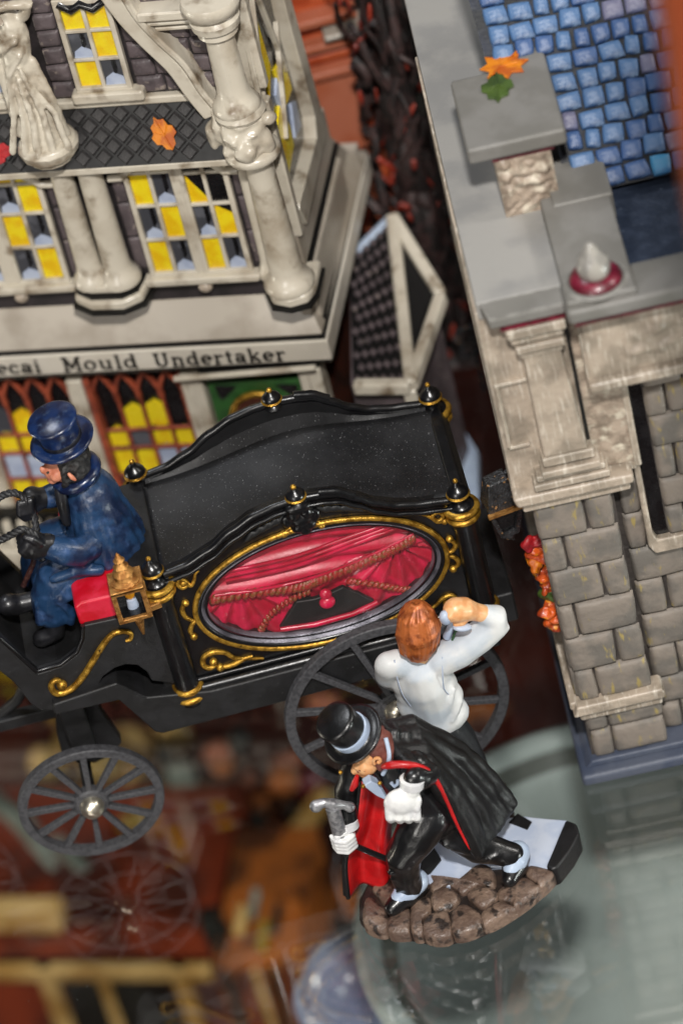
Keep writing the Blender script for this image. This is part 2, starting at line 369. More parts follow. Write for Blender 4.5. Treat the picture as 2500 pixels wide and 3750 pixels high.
for y0, nm in ((NY, 'side_panel'), (FY+.25, 'side_panel')):
    b = MB(); n = 96; A = [out_pt(2*math.pi*k/n) for k in range(n)]; B_ = [oval(2.36, 1.36, k) for k in range(n)]
    y1 = y0+.3 if y0 == NY else y0-.25
    vs = [(x, y0, z) for x, z in A]+[(x, y0, z) for x, z in B_]+[(x, y1, z) for x, z in B_]+[(x, y1, z) for x, z in A]
    fs = []
    for k in range(n):
        j = (k+1)%n; fs += [(k,j,n+j,n+k),(n+k,n+j,2*n+j,2*n+k),(2*n+k,2*n+j,3*n+j,3*n+k),(3*n+k,3*n+j,j,k)]
    b.add(vs, fs).build('side_panel', 'black_enamel', h, smooth=True, angle=40)
# oval mouldings
def ovring(a, b, y, r, mat, name, seg=10, n=72): return MB().tube([(oval(a,b,k,n)[0], y, oval(a,b,k,n)[1]) for k in range(n)], r, seg, closed=True).build(name, mat, h, smooth=True)
ovring(2.61, 1.60, NY-.04, .06, 'gold_paint', 'gilt_moulding')
ovring(2.53, 1.51, NY-.02, .055, 'black_enamel', 'window_rim')
b = MB(); n = 72                                    # bevelled grey bezel
ra = [(2.50,1.48,-.03),(2.46,1.44,-.05),(2.36,1.33,.05),(2.34,1.31,.14)]
vs = []
for k in range(n):
    for a_, b_, dy in ra: x, z = oval(a_, b_, k, n); vs.append((x, NY+dy, z))
b.add(vs, [(k*4+i, ((k+1)%n)*4+i, ((k+1)%n)*4+i+1, k*4+i+1) for k in range(n) for i in range(3)]).build('bezel', 'bezel_grey', h, smooth=True)
# drapery relief behind the pane
def drape(x, z):
    t_ = 6.02+.03*x-(.1 if x < -1 else 0)
    if z > t_:
        f = math.sin((z*7.5+(x+3.2)*1.3+.35*math.sin(x*2.1)+.45*(x-.6)**2*.35)*1.6)
    else:
        a_ = math.atan2(z-6.2, x-.9 if x > -.8 else x+2.4); f = math.sin(a_*15+.6*math.hypot(x+.8, z-6.2))
    return .08*f
b = MB(); b.grid(lambda u, v: (lambda x, z: (x, NY+.30-drape(x, z)-.06*(1-((x-EC[0])/2.6)**2), z))(EC[0]+2.5*math.cos(2*math.pi*u)*v, EC[1]+1.4*math.sin(2*math.pi*u)*v), 150, 50)
dr = b.build('drapery', 'red_drape', h, smooth=True)
def cord(pts, r, name, mat, tw=16):                  # twisted cord of overlapping beads
    P = smooth_path(pts, tw); b = MB()
    for i, p in enumerate(P[:-1]):
        d = (P[i+1]-p).normalized(); ax = Vector((-d.z*.6+d.x, 0, d.x*.6+d.z)); b.ball(p, (r*.62, r*.8, r*1.15), rot_to(Vector((-d.z*.9+d.x*.45, -.15, d.x*.9+d.z*.45))), 8, 6)
    return b.build(name, mat, h, smooth=True)
cord([(-2.95,NY+.2,6.02),(-2.0,NY+.17,5.92),(-1.2,NY+.15,5.8),(-.75,NY+.13,5.88),(0,NY+.13,6.0),(.7,NY+.14,6.14),(1.3,NY+.17,6.3)], .13, 'fringed_swag', 'red_swag', 7)
cord([(-2.2,NY+.2,4.85),(-1.9,NY+.18,5.25),(-1.45,NY+.16,5.5),(-1.0,NY+.15,5.62)], .085, 'fringed_swag', 'red_swag', 5)
cord([(-.2,NY+.16,5.6),(.3,NY+.17,5.32),(.75,NY+.18,5.02),(1.1,NY+.2,4.86)], .085, 'fringed_swag', 'red_swag', 5)
MB().tube(smooth_path([(-2.9,NY+.16,6.15),(-1.9,NY+.12,6.02),(-.9,NY+.1,6.0),(0,NY+.1,6.12),(.9,NY+.12,6.32),(1.3,NY+.15,6.42)], 6), .035, 6).build('swag_piping', 'red_drape', h, smooth=True)
for dz in (.12, .24, .37):
    MB().tube(smooth_path([(-2.6,NY+.2,6.3+dz),(-1.2,NY+.14,6.28+dz),(0,NY+.14,6.45+dz*.9),(1.1,NY+.18,6.6+dz*.7)], 6), .045, 6).build('drapery_fold', 'red_drape', h, smooth=True)
MB().prism([(-1.82,4.86),(-1.62,5.12),(-1.35,5.46),(-.98,5.41),(-.72,5.43),(-.36,5.53),(-.12,5.3),(.2,4.92),(-.3,4.82),(-1.0,4.8)], NY+.1, NY+.22).build('coffin_shape', 'outline_black', h, bevel=.03)  # black coffin shape set in front of the drapery
MB().ball((-.73, NY+.1, 5.47), (.13,.1,.14)).ball((-.74, NY+.08, 5.27), (.17,.12,.15)).build('tassel', 'red_drape', h, smooth=True)
MB().tube([(-1.8,NY+.1,4.84),(-1.1,NY+.06,4.77),(-.3,NY+.06,4.79),(.25,NY+.1,4.9)], .06, 8).build('swag_piping', 'red_drape', h, smooth=True)
b = MB(); n = 64                                      # domed pane
def pane(u, v): q = 2*math.pi*u; r = v; return (EC[0]+2.34*r*math.cos(q), NY+.03-.07*(1-r*r), EC[1]+1.32*r*math.sin(q))
b.grid(pane, n, 8).build('window_pane', 'window_glass', h, smooth=True, fix=False)
# roof
def roofz(x): return 7.08+.42*math.exp(-((x+.6)/1.7)**2)
b = MB(); b.grid(lambda u, v: (lambda x: (x, NY+.1+(FY-NY-.2)*v, roofz(x)+.05*math.cos(2*math.pi*v)))(-3.8+6.2*u), 60, 14)
o = b.build('roof', 'roof_black', h, smooth=True); sd = o.modifiers.new('t', 'SOLIDIFY'); sd.thickness = .12
for y, s in ((NY, -1), (FY+.1, 1)):
    P = [(-3.75+5.95*i/70) for i in range(71)]
    b = MB(); b.grid(lambda u, v: (-3.75+5.95*u, y+(.16 if s < 0 else -.2)*(1-v)+0, (roofz(-3.75+5.95*u))*(1-v)+(rail(-3.75+5.95*u))*v), 70, 3)
    b.build('parapet', 'roof_black', h, smooth=True)
    MB().tube([(x, y, rail(x)-.0) for x in P], .085, 10).build('cornice_rail', 'black_enamel', h, smooth=True)
    MB().tube([(x, y+.1*s, rail(x)-.15) for x in P], .05, 8).build('cornice_rail', 'black_enamel', h, smooth=True)
    P2 = [x for x in P if x > -.42 and x < .35]
    MB().tube([(x, y, rail(x)+.07) for x in P2], .09, 10).build('crest_shoulder', 'black_enamel', h, smooth=True)
    # crest finial
    MB().lathe([(0,.0),(.16,0),(.2,.06),(.16,.12),(.1,.17),(.19,.22),(.2,.3),(.14,.37),(.08,.4),(.06,.45),(0,.5)], (-.8, y-.02, 8.1), 18).build('finial', 'black_enamel', h, smooth=True)
    MB().lathe([(.2,.2),(.225,.23),(.2,.26)], (-.8, y-.02, 8.1), 18).build('gilt_band', 'gold_paint', h, smooth=True)
    MB().ball((-.8, y-.02, 8.58), .06).build('finial_tip', 'gold_paint', h, smooth=True)
# carved crest under the near finial
b = MB()
for p, r in (((-.82,8.1),(.3,.14,.12)), ((-.95,7.93),(.14,.13,.13)), ((-.68,7.93),(.14,.13,.13)), ((-.82,7.75),(.24,.14,.14)), ((-.9,7.58),(.16,.12,.13)), ((-.68,7.6),(.16,.12,.12)), ((-.78,7.45),(.13,.1,.1)), ((-1.12,7.8),(.1,.08,.16)), ((-.5,7.8),(.1,.08,.16))):
    b.ball((p[0], NY-.08, p[1]), r)
b.sculpt('carved_crest', 'black_enamel', h, .035, 2)
for sgn, x0 in ((-1, -1.15), (1, -.42)):             # acanthus leaves
    b = MB()
    for i in range(5):
        x = x0+sgn*i*.17; zz = 7.86-.03*i-(.1*(i/4)**1.5)
        b.limb([(x, NY-.03, zz+.06-.0*i, .06), (x+sgn*.12, NY-.05, zz-.06, .05), (x+sgn*.24, NY-.03, zz-.14, .02)])
    b.sculpt('acanthus_leaf', 'black_satin', h, .03, 2)
def scroll(pts, r0=.05, name='gilt_scroll', y=NY-.03, end=True, par=None):
    P = smooth_path([(x, y, z) for x, z in pts], 6); n = len(P)
    b = MB().tube(P, [r0*(.45+.55*math.sin(math.pi*min(1, .15+.85*i/n))) for i in range(n)], 8)
    if end: b.ball(P[0], r0*1.5, None, 10, 8)
    return b.build(name, 'gold_paint', par or h, smooth=True)
scroll([(-3.42,6.86),(-3.36,6.78),(-3.47,6.74),(-3.54,6.86),(-3.48,7.0),(-3.38,6.9),(-3.3,6.74),(-3.2,6.86),(-3.14,7.02),(-3.05,7.08)])
scroll([(-3.50,6.32),(-3.6,6.18),(-3.58,5.95),(-3.43,5.78)], .055); scroll([(-3.53,5.38),(-3.57,5.55),(-3.48,5.72),(-3.38,5.8)], .055)
scroll([(1.97,6.2),(2.06,6.02),(1.98,5.88),(1.84,5.84)], .055); scroll([(1.9,5.38),(2.04,5.5),(1.98,5.68),(1.84,5.76)], .055)
scroll([(-3.3,4.56),(-3.3,4.45),(-3.42,4.42),(-3.52,4.55),(-3.45,4.76),(-3.25,4.82),(-3.02,4.72),(-2.85,4.5),(-2.6,4.4),(-2.3,4.3)], .06)
scroll([(-3.2,4.36),(-2.97,4.34),(-2.7,4.42),(-2.5,4.44)], .06)
scroll([(1.95,6.7),(1.8,6.74),(1.74,6.92),(1.88,6.98),(1.95,6.84),(1.82,6.76),(1.62,6.98),(1.45,7.08)], .05)
scroll([(1.6,4.5),(1.7,4.42),(1.82,4.5),(1.75,4.68),(1.55,4.66),(1.35,4.5),(1.05,4.4)], .05)
scroll([(-1.25,3.98+.22),(-.95,4.14),(-.8,4.28),(-.6,4.16),(-.35,4.22)], .06, end=False)
scroll([(-1.22,7.46),(-1.1,7.56),(-.95,7.56),(-.86,7.48)], .055); scroll([(-.45,7.44),(-.52,7.56),(-.64,7.54),(-.7,7.48)], .055)
# bottom rail, floor, rear wall, inner box
MB().tube([(-3.7,NY-.1,4.0),(2.2,NY-.1,4.0)], .12, 12).build('sill_rail', 'black_enamel', h, smooth=True)
MB().tube([(-3.7,NY-.06,4.2),(2.2,NY-.06,4.2)], .05, 8).build('sill_bead', 'black_enamel', h, smooth=True)
MB().box(-3.8,2.25,NY+.45,FY+.2,4.0,7.0).build('casket_body', 'black_satin', h)
MB().prism([(2.22,3.9),(2.62,3.9),(2.6,6.9),(2.48,7.15),(2.22,7.15)], NY+.05, FY+.2).build('rear_wall', 'black_enamel', h, bevel=.05)
MB().box(2.3,3.0,NY+.2,FY,3.3,4.1).build('rear_step', 'black_satin', h, bevel=.06)
MB().prism([(-6.7,4.47),(-6.67,4.77),(-5.3,4.9),(-4.8,4.3),(-3.5,4.02),(2.4,4.02),(2.5,3.2),(-4.72,3.2),(-4.86,3.3),(-5.36,4.42)], NY-.3, FY+.4).build('chassis', 'black_satin', h, bevel=.05)
# corner posts
def post(x, y, z0, z1):
    p = MB().lathe([(0,-.12),(.16,-.1),(.3,0),(.31,.1),(.25,.14),(.25,.3),(.28,.34),(.27,.4),(.25,.5),(.25,z1-z0-.5),(.28,z1-z0-.4),(.3,z1-z0-.3),(.3,z1-z0-.1),(.33,z1-z0),(.2,z1-z0+.02)], (x,y,z0), 24).build('corner_post', 'black_enamel', h, smooth=True, angle=50)
    for dz, r in ((.14,.32),(.38,.31),(z1-z0-.22,.34),(z1-z0-.02,.36)):
        MB().lathe([(r-.08,-.06),(r,-.05),(r+.03,0),(r,.06),(r-.08,.07)], (x,y,z0+dz), 24).build('gilt_ring', 'gold_paint', p, smooth=True)
    f = MB().lathe([(.2,.02),(.22,.06),(.14,.12),(.13,.2),(.2,.26),(.23,.34),(.22,.44),(.16,.52),(.09,.56),(.07,.62),(.04,.68),(0,.7)], (x,y,z1), 24).build('finial', 'black_enamel', h, smooth=True, angle=50)
    MB().lathe([(.21,.3),(.25,.35),(.22,.4)], (x,y,z1), 24).build('gilt_band', 'gold_paint', f, smooth=True)
    MB().ball((x,y,z1+.69), .055).build('finial_tip', 'gold_paint', f, smooth=True)
post(-3.95, NY-.05, 3.75, 7.05); post(2.34, NY-.05, 3.85, 7.0); post(-3.9, FY+.05, 3.75, 7.0); post(2.36, FY+.05, 3.85, 7.0)
MB().box(-4.42,-3.8,NY+.0,FY+.1,4.1,7.12).build('front_wall', 'black_satin', h, bevel=.05)
# driver's box: two cheeks, seat, floor, footboard
cheek = [(-9.4,8.9),(-8.4,8.35),(-7.5,7.35),(-6.77,5.54),(-6.27,5.58),(-5.86,5.81),(-5.66,6.15),(-5.58,6.5),(-4.85,6.46),(-4.0,6.44),(-4.0,4.2),(-4.62,4.55),(-4.66,4.82),(-4.8,5.07),(-5.02,5.17),(-5.25,5.15),(-5.52,5.01),(-5.74,4.72),(-5.93,4.46),(-6.72,4.46),(-6.96,4.54),(-7.12,4.8),(-7.3,5.5),(-7.7,6.3),(-8.4,7.2),(-9.4,8.0)]
for y0, y1 in ((NY-.12, NY+.14), (FY-.1, FY+.14)): MB().prism(cheek, y0, y1).build('box_cheek', 'black_satin', h, bevel=.04)
MB().tube([(-7.6,NY-.1,7.45),(-7.2,NY-.1,6.6),(-6.78,NY-.1,5.6),(-6.27,NY-.1,5.62),(-5.88,NY-.1,5.85),(-5.68,NY-.1,6.2),(-5.6,NY-.1,6.5)], .05, 8).build('cheek_bead', 'black_enamel', h, smooth=True)
MB().prism([(-9.4,8.3),(-8.4,7.7),(-7.6,6.8),(-7.0,5.2),(-6.4,5.05),(-5.9,5.3),(-5.6,5.6),(-5.5,4.6),(-6.8,4.55),(-7.25,5.4),(-7.7,6.3),(-8.4,7.1),(-9.4,7.9)], NY+.1, FY).build('footboard', 'black_satin', h)
MB().prism([(-5.55,4.9),(-5.55,6.35),(-4.0,6.3),(-4.0,4.2),(-4.7,5.2),(-5.2,5.25)], NY+.12, FY-.02).build('seat_box', 'black_satin', h)
MB().prism([(-5.66,6.42),(-5.66,6.95),(-5.5,7.02),(-4.3,6.98),(-4.3,6.42)], NY-.02, FY+.0).build('seat_cushion', 'red_seat', h, bevel=.06)
scroll([(-6.38,5.12),(-6.42,5.26),(-6.55,5.24),(-6.6,5.06),(-6.5,4.9),(-6.22,4.94),(-5.92,5.19),(-5.63,5.53),(-5.35,5.87),(-5.1,6.1),(-4.88,6.12),(-4.73,6.01),(-4.76,5.86),(-4.87,5.84)], .075, y=NY-.15)
MB().lathe([(0,.1),(.11,.08),(.12,0)], (-4.84,NY-.12,5.9), 12, 'y').build('scroll_boss', 'gold_paint', h, smooth=True)
# fore-carriage
MB().box(-6.72,-6.2,-7.9,-6.2,2.0,4.5).build('bolster', 'black_satin', h, bevel=.05)
MB().prism([(-6.95,2.6),(-6.6,4.2),(-6.2,4.2),(-5.7,1.9),(-6.0,1.6),(-6.4,1.5),(-7.0,1.9)], -7.5, -7.2).build('fifth_wheel', 'black_satin', h, bevel=.04)
MB().tube([(-6.6,-8.5,1.54),(-6.6,-5.9,1.54)], .13, 10).build('axle', 'black_satin', h, smooth=True)
MB().tube([(.05,-8.8,2.45),(.05,-4.9,2.45)], .15, 10).build('axle', 'black_satin', h, smooth=True)
MB().box(-.3,.4,-7.8,-6.4,2.3,3.3).build('axle_block', 'black_satin', h, bevel=.04)
def wheel(x, y, Rw, rim=.19, n=12, wd=.2, hub=.38, ph=.1, flip=1, rz=0):
    wl = MB().lathe([(Rw-rim,-wd/2),(Rw-.02,-wd/2),(Rw,-wd/2+.03),(Rw,wd/2),(Rw-rim,wd/2),(Rw-rim,-wd/2)], (0,0,0), 72, 'y').build('wheel', 'wheel_iron', h, smooth=True, angle=30)
    wl.location = (x, y, Rw); wl.rotation_euler = (0,0,rz)
    s0 = MB(); r0, r1 = hub*.8, Rw-rim+.03
    s0.add([(-.055,-.08,r0),(.055,-.08,r0),(.055,.06,r0),(-.055,.06,r0),(-.075,-.07,r1),(.075,-.07,r1),(.075,.06,r1),(-.075,.06,r1)], [(3,2,1,0),(4,5,6,7),(0,1,5,4),(1,2,6,5),(2,3,7,6),(3,0,4,7)])
    first = None
    for k in range(n):
        if first is None:
            first = s0.build('spoke', 'wheel_iron', wl, bevel=.02); o = first
        else:
            o = first.copy(); COL.objects.link(o)
        o.rotation_euler = (0, 2*math.pi*k/n+ph, 0)
    MB().lathe([(0,-.2),(hub*.5,-.2),(hub*.55,-.14),(hub*.9,-.12),(hub,-.08),(hub,.1),(0,.1)], (0,0,0), 28, 'y').build('hub', 'wheel_iron', wl, smooth=True, angle=30)
    MB().lathe([(0,-.42),(hub*.25,-.405),(hub*.5,-.35),(hub*.64,-.26),(hub*.68,-.14)], (0,0,0), 24, 'y').build('hub_nail', 'nail_steel', wl, smooth=True)
    return wl
wheel(-6.6, -8.6, 1.54); wheel(.1, -8.98, 2.36, rim=.215, n=12, hub=.44, ph=.26)
wheel(-10.3, -6.7, 1.54); wheel(.05, -5.2, 2.45, rim=.215, n=12, hub=.44, ph=.1)
MB().tube([(-8.9,-6.6,2.2),(-7.6,-6.7,3.1),(-6.8,-6.8,4.3)], .12, 8).build('splinter_bar', 'black_satin', h, smooth=True)
MB().box(-9.6,-6.8,-6.9,-6.6,2.5,2.8).build('shaft', 'black_satin', h, bevel=.03)
# carriage lamp
lp = MB()
x0, x1, z0_, z1_, ly = -4.79, -4.2, 6.86, 7.6, -9.28
for x in (x0, x1):
    for y in (ly, ly+.56): lp.rod((x,y,z0_),(x,y,z1_), .1)
for z in (z0_, z1_):
    for y in (ly, ly+.56): lp.rod((x0-.05,y,z),(x1+.05,y,z), .1)
    for x in (x0, x1): lp.rod((x,ly,z),(x,ly+.56,z), .1)
lp.box(x0-.05,x1+.05,ly-.05,ly+.61,z1_-.02,z1_+.06)
L_ = lp.build('lamp_case', 'copper_gold', h, bevel=.02)
MB().box(x0,x1,ly+.02,ly+.54,z0_,z0_+.06).box(x0+.02,x1-.02,ly+.4,ly+.5,z0_,z1_).build('lamp_back', 'dark_pane', L_)
MB().ball((-4.49,ly+.3,7.3), (.11,.11,.17)).build('flame', 'flame_yellow', L_, smooth=True)
MB().lathe([(0,0),(.12,0),(.1,.2),(0,.24)], (-4.49,ly+.3,6.92), 12).build('candle', 'grey_trim', L_, smooth=True)
MB().lathe([(.3,0),(.3,.05),(.2,.1),(.16,.2),(.22,.24),(.16,.3),(.11,.36),(.16,.41),(.1,.47),(.08,.52),(.12,.57),(.07,.63),(.04,.72),(0,.78)], (-4.49,ly+.28,z1_+.04), 16).build('lamp_spire', 'copper_gold', L_, smooth=True, angle=40)
MB().lathe([(0,-.72),(.03,-.7),(.08,-.4),(.1,-.3),(.16,-.1),(.14,0),(0,0)], (-4.46,ly+.28,z0_-.02), 14).build('lamp_spike', 'copper_gold', L_, smooth=True)
MB().rod((-4.3,ly+.28,6.78),(-3.95,ly+.34,6.78), .15).build('lamp_bracket', 'copper_gold', L_, bevel=.02)
rebase(h, (-2, -7, 0))
# ================================================================= right-hand stone building (local x along the front, -y outward)
rb = thing('stone_building', 'grey stone building with pilasters, blue slate roof and navy plinth at the right edge', 'building', (3.76,-9.92,0), R(-3))
MB().box(-.3,6.5,-.46,9,0,.30).build('plinth', 'plinth_blue', rb, bevel=.1, bseg=3)
MB().prism([(-.18,.28),(6.4,.28),(6.3,.46),(-.02,.46)], -.2, 8.8).build('plinth_slope', 'plinth_blue', rb, bevel=.05)
MB().box(0.02,1.5,.0,8.6,.44,7.75).build('pier_core', 'mortar', rb)
MB().box(1.4,6.4,.38,8.5,.44,7.9).build('wall_core', 'mortar', rb)
sd_ = 0
def stone(x0, x1, z0, z1, y=0, d=.1, mat='stone_grey', rr=.1, jit=.025, name='stone', par=None, corner=.5, face=None):
    global sd_; sd_ += 1
    if x1-x0 < .12 or z1-z0 < .1: return
    o = MB().pillow(x0+.012, x1-.012, z0+.012, z1-.012, d, y, 5, rr, jit, sd_, corner).build(name, mat, par or rb, smooth=True, fix=False)
    return o
rows = [7.7,6.76,5.86,4.9,3.97,3.02,2.14]; fr_ = [.63,.3,.66,.23,.64,.29]
for i in range(6):
    xl = -.12+.02*i; xr = 1.47+.015*i; xs = xl+(xr-xl)*fr_[i]
    for a, b_ in ((xl, xs), (xs, xr)): stone(a, b_, rows[i+1], rows[i], d=.14)
for (z0, z1, f) in ((1.22,1.72,.29),(.45,1.22,.3)):
    xs = .04+1.6*f
    for a, b_ in ((.04, xs), (xs, 1.66)): stone(a, b_, z0, z1, d=.12)
g = random.Random(3)
# side face of the pier (left): quoins wrap round
for i in range(6):
    y = 0
    while y < 8.3:
        L0 = g.uniform(.7, 1.5) if (y or i % 2) else .55
        sd_ += 1
        o = MB().pillow(.01, L0-.01, rows[i+1]+.01, rows[i]-.01, .1, 0, 4, .1, .02, sd_).build('stone', 'stone_grey', rb, smooth=True, fix=False)
        o.rotation_euler = (0,0,R(-90)); o.location = (.03, min(y+L0, 8.5), 0); y += L0
# recessed wall to the right
zr = [7.75,7.5,6.64,5.67,4.77,3.81,2.87,1.95,1.2,.45]
for i in range(len(zr)-1):
    x = 1.58; k = 0
    while x < 6:
        w_ = (1.0 if (i+k) % 2 else .55)+g.uniform(-.1, .15); x2 = min(x+w_, 6.2)
        if zr[i] > 5.8 and x2 > 2.02:                 # the tall window interrupts the upper courses
            if x < 1.95: stone(x, 2.02, zr[i+1], zr[i], .36, .12)
            x = 3.6; k += 1; zr_ = 0; 
            if x >= 3.6: 
                while x < 6: stone(x, x+.8, zr[i+1], zr[i], .36, .12); x += .8
            break
        if 2.86 < x2 and x < 4.2 and zr[i] < 5.6 and zr[i+1] > 2.0:
            if x < 2.8: stone(x, 2.88, zr[i+1], zr[i], .36, .12)
            x = 4.2; k += 1; continue
        stone(x, x2, zr[i+1], zr[i], .36, .12); x = x2; k += 1
MB().box(2.88,4.2,.3,.7,2.1,5.45).build('window_recess', 'dark_pane', rb)
# moulded string courses on the pier foot
MB().prism([(-.2,1.9),(-.14,2.0),(-.1,2.18),(1.7,2.2),(1.76,2.1),(1.74,1.92)], -.3, .2).build('string_course', 'antique_cream', rb, bevel=.06)
MB().box(-.06,1.68,-.2,.2,1.68,1.92).build('string_course', 'antique_cream', rb, bevel=.06)
MB().box(-.22,.05,-.1,6,1.95,2.16).build('string_course', 'antique_cream', rb, bevel=.05)
# window frame with slot
MB().prism([(1.99,8.2),(1.99,5.85),(2.1,5.62),(5.6,5.62),(5.6,5.98),(2.2,5.98),(2.12,6.2),(2.12,8.2)], .05, .34).build('window_frame', 'antique_cream', rb, bevel=.05)
MB().box(2.15,2.42,.2,.34,6.0,10.8).build('window_slot', 'dark_pane', rb)
MB().box(2.02,2.16,-.02,.3,8.1,10.75).build('window_frame', 'antique_cream', rb, bevel=.03)
MB().box(2.4,6.2,.22,3,5.9,11).build('inner_wall', 'mortar', rb)
zz = [10.7,9.9,9.15,8.35,7.5,6.75,6.0]
for i in range(6):
    x = 2.42; k = 0
    while x < 4.6:
        w_ = .42 if (i+k) % 2 else .8
        stone(x, x+w_, zz[i+1], zz[i], .22, .14, rr=.09); x += w_; k += 1
# upper storey
MB().box(-.42,2.05,.03,8.6,8.0,12.7).build('upper_wall', 'antique_cream', rb, bevel=.03)
MB().box(1.19,1.26,-.04,.05,8.7,12.45).build('dark_strip', 'outline_black', rb)  # thin black outline strip laid beside the pilaster for contrast
b = MB()
b.grid(lambda u, v: (1.2+.84*u, .02-.07*max(0, noise.noise(Vector((u*3, v*9, 2)))+.25)*(1 if v > .25 else .4), 8.25+4.3*v), 20, 90).build('pitted_panel', 'relief_cream', rb, smooth=True, fix=False)
MB().prism([(-.4,7.98),(1.93,7.98),(1.95,8.22),(-.46,8.24)], -.37, 8.7).build('cornice', 'antique_cream', rb, bevel=.07)
MB().box(-.3,1.85,-.22,.3,7.72,7.99).build('cornice_bed', 'antique_cream', rb, bevel=.04)
# recessed panel at the left of the pilaster
b = MB()
b.box(-.34,-.26,-.06,.05,9.3,10.9).box(-.34,.3,-.06,.05,10.86,10.94).box(-.3,.1,-.05,.05,9.24,9.32)
b.build('panel_frame', 'antique_cream', rb, bevel=.025)
# stepped base, shaft and capital of the pilaster
for x0, x1, d, z0, z1 in ((.0,1.5,.36,8.3,8.46),(.08,1.44,.32,8.5,8.64),(.2,1.36,.42,8.64,8.8),(.26,1.28,.34,8.86,9.08)):
    MB().box(x0,x1,-d,.1,z0,z1).build('pilaster_base_step', 'antique_cream', rb, bevel=.035)
MB().add([(.3,-.3,9.06),(1.18,-.3,9.06),(1.18,.1,9.06),(.3,.1,9.06),(.3,-.22,11.62),(1.05,-.22,11.62),(1.05,.1,11.62),(.3,.1,11.62)], [(3,2,1,0),(4,5,6,7),(0,1,5,4),(1,2,6,5),(2,3,7,6),(3,0,4,7)]).build('pilaster_shaft', 'antique_cream', rb, bevel=.06)
for x0, x1, d, z0, z1 in ((.26,1.1,.26,11.6,11.7),(.2,1.14,.34,11.76,11.94),(.14,1.16,.3,12.0,12.14),(.08,1.22,.4,12.2,12.42)):
    MB().box(x0,x1,-d,.1,z0,z1).build('capital_moulding', 'antique_cream', rb, bevel=.04)
MB().box(.0,1.24,-.33,.3,12.43,12.62).build('maroon_band', 'maroon', rb)
MB().prism([(-.2,12.62),(1.27,12.62),(1.27,12.86),(-.2,12.86)], -.46, .1).build('coping', 'coping_grey', rb, bevel=.06)
MB().add([(-.18,-.44,12.87),(1.26,-.44,12.87),(1.26,0,12.95),(-.3,0,12.95),(-.18,-.44,12.7),(1.26,-.44,12.7),(1.26,0,12.7),(-.3,0,12.7)], [(0,1,2,3),(7,6,5,4),(4,5,1,0),(5,6,2,1),(6,7,3,2),(7,4,0,3)]).build('coping', 'coping_grey', rb)
MB().box(-.36,2.0,-.02,14,12.55,12.96).build('flat_roof', 'roof_grey', rb, bevel=.04)
# pier with relief on the flat roof and its cap
b = MB()
b.grid(lambda u, v: (.6+1.08*u, 2.36-.22*abs(noise.noise(Vector((u*4.2+5, v*5.2, 1))))*min(1, 6*u, 6*(1-u), 6*v, 6*(1-v)), 12.95+1.5*v), 44, 50)
b.build('relief_panel', 'relief_cream', rb, smooth=True, fix=False)
MB().box(.6,1.68,2.37,4.4,12.9,14.45).build('roof_pier', 'antique_cream', rb)
MB().box(.55,1.75,2.3,4.4,14.36,14.5).build('maroon_band', 'maroon', rb)
MB().box(.12,2.02,2.16,4.5,14.5,14.86).build('pier_cap', 'coping_grey', rb, bevel=.07)
MB().box(.95,2.02,4.4,5.15,14.5,14.855).build('pier_cap', 'coping_grey', rb, bevel=.07)
# great coping with finial, frieze below
MB().box(1.5,2.66,1.9,3.3,12.7,13.34).build('parapet_step', 'coping_grey', rb, bevel=.05)
MB().box(1.28,2.6,-1.0,2.28,12.86,13.3).build('parapet_coping', 'coping_grey', rb, bevel=.06)
MB().prism([(1.24,12.82),(7,12.82),(7,13.16),(1.24,13.16)], -1.12, -.1).build('parapet_coping', 'coping_grey', rb, bevel=.1)
MB().box(1.36,7,-.95,.2,12.66,12.83).build('maroon_band', 'maroon', rb)
MB().box(2.62,7,-.1,3.4,12.0,12.7).build('flat_slate_roof', 'flat_slate', rb)
MB().box(2.6,7,-.4,-.05,12.6,13.14).build('parapet_inner', 'coping_grey', rb, bevel=.05)
b = MB()
def frz(u, v):
    x = 1.5+4.5*u; z = 10.95+1.72*v; inb = max(0, min(1, (x-2.15)*4, 8*(v-.15), 6*(.85-v)))
    return (x, -.5-.2*inb*max(0, noise.noise(Vector((x*2.6, z*3.2, 4)))+.2)-.12*max(0, math.exp(-((v-.98)/.07)**2)), z)
b.grid(frz, 120, 40).build('frieze', 'antique_cream', rb, smooth=True, fix=False)
MB().box(1.42,6.2,-.46,.2,10.9,12.68).build('frieze_block', 'antique_cream', rb)
MB().box(1.4,6.2,-.68,.2,10.7,10.94).build('frieze_sill', 'antique_cream', rb, bevel=.08)
MB().box(1.36,6.2,-.7,.2,12.48,12.66).build('frieze_crown', 'antique_cream', rb, bevel=.06)
f = MB().lathe([(.0,0),(.47,0),(.5,.05),(.46,.14),(.3,.2),(.3,.0)], (1.92,-.52,13.3), 28).build('finial_base', 'maroon', rb, smooth=True, angle=50)
MB().lathe([(.52,-.02),(.6,0),(.52,.05)], (1.92,-.52,13.3), 28).build('finial_plate', 'coping_grey', f, smooth=True)
MB().lathe([(.26,.16),(.3,.22),(.32,.36),(.3,.5),(.22,.62),(.15,.72),(.1,.84),(.05,.9),(0,.91)], (1.92,-.52,13.3), 28).build('finial_cone', 'cone_grey', f, smooth=True)
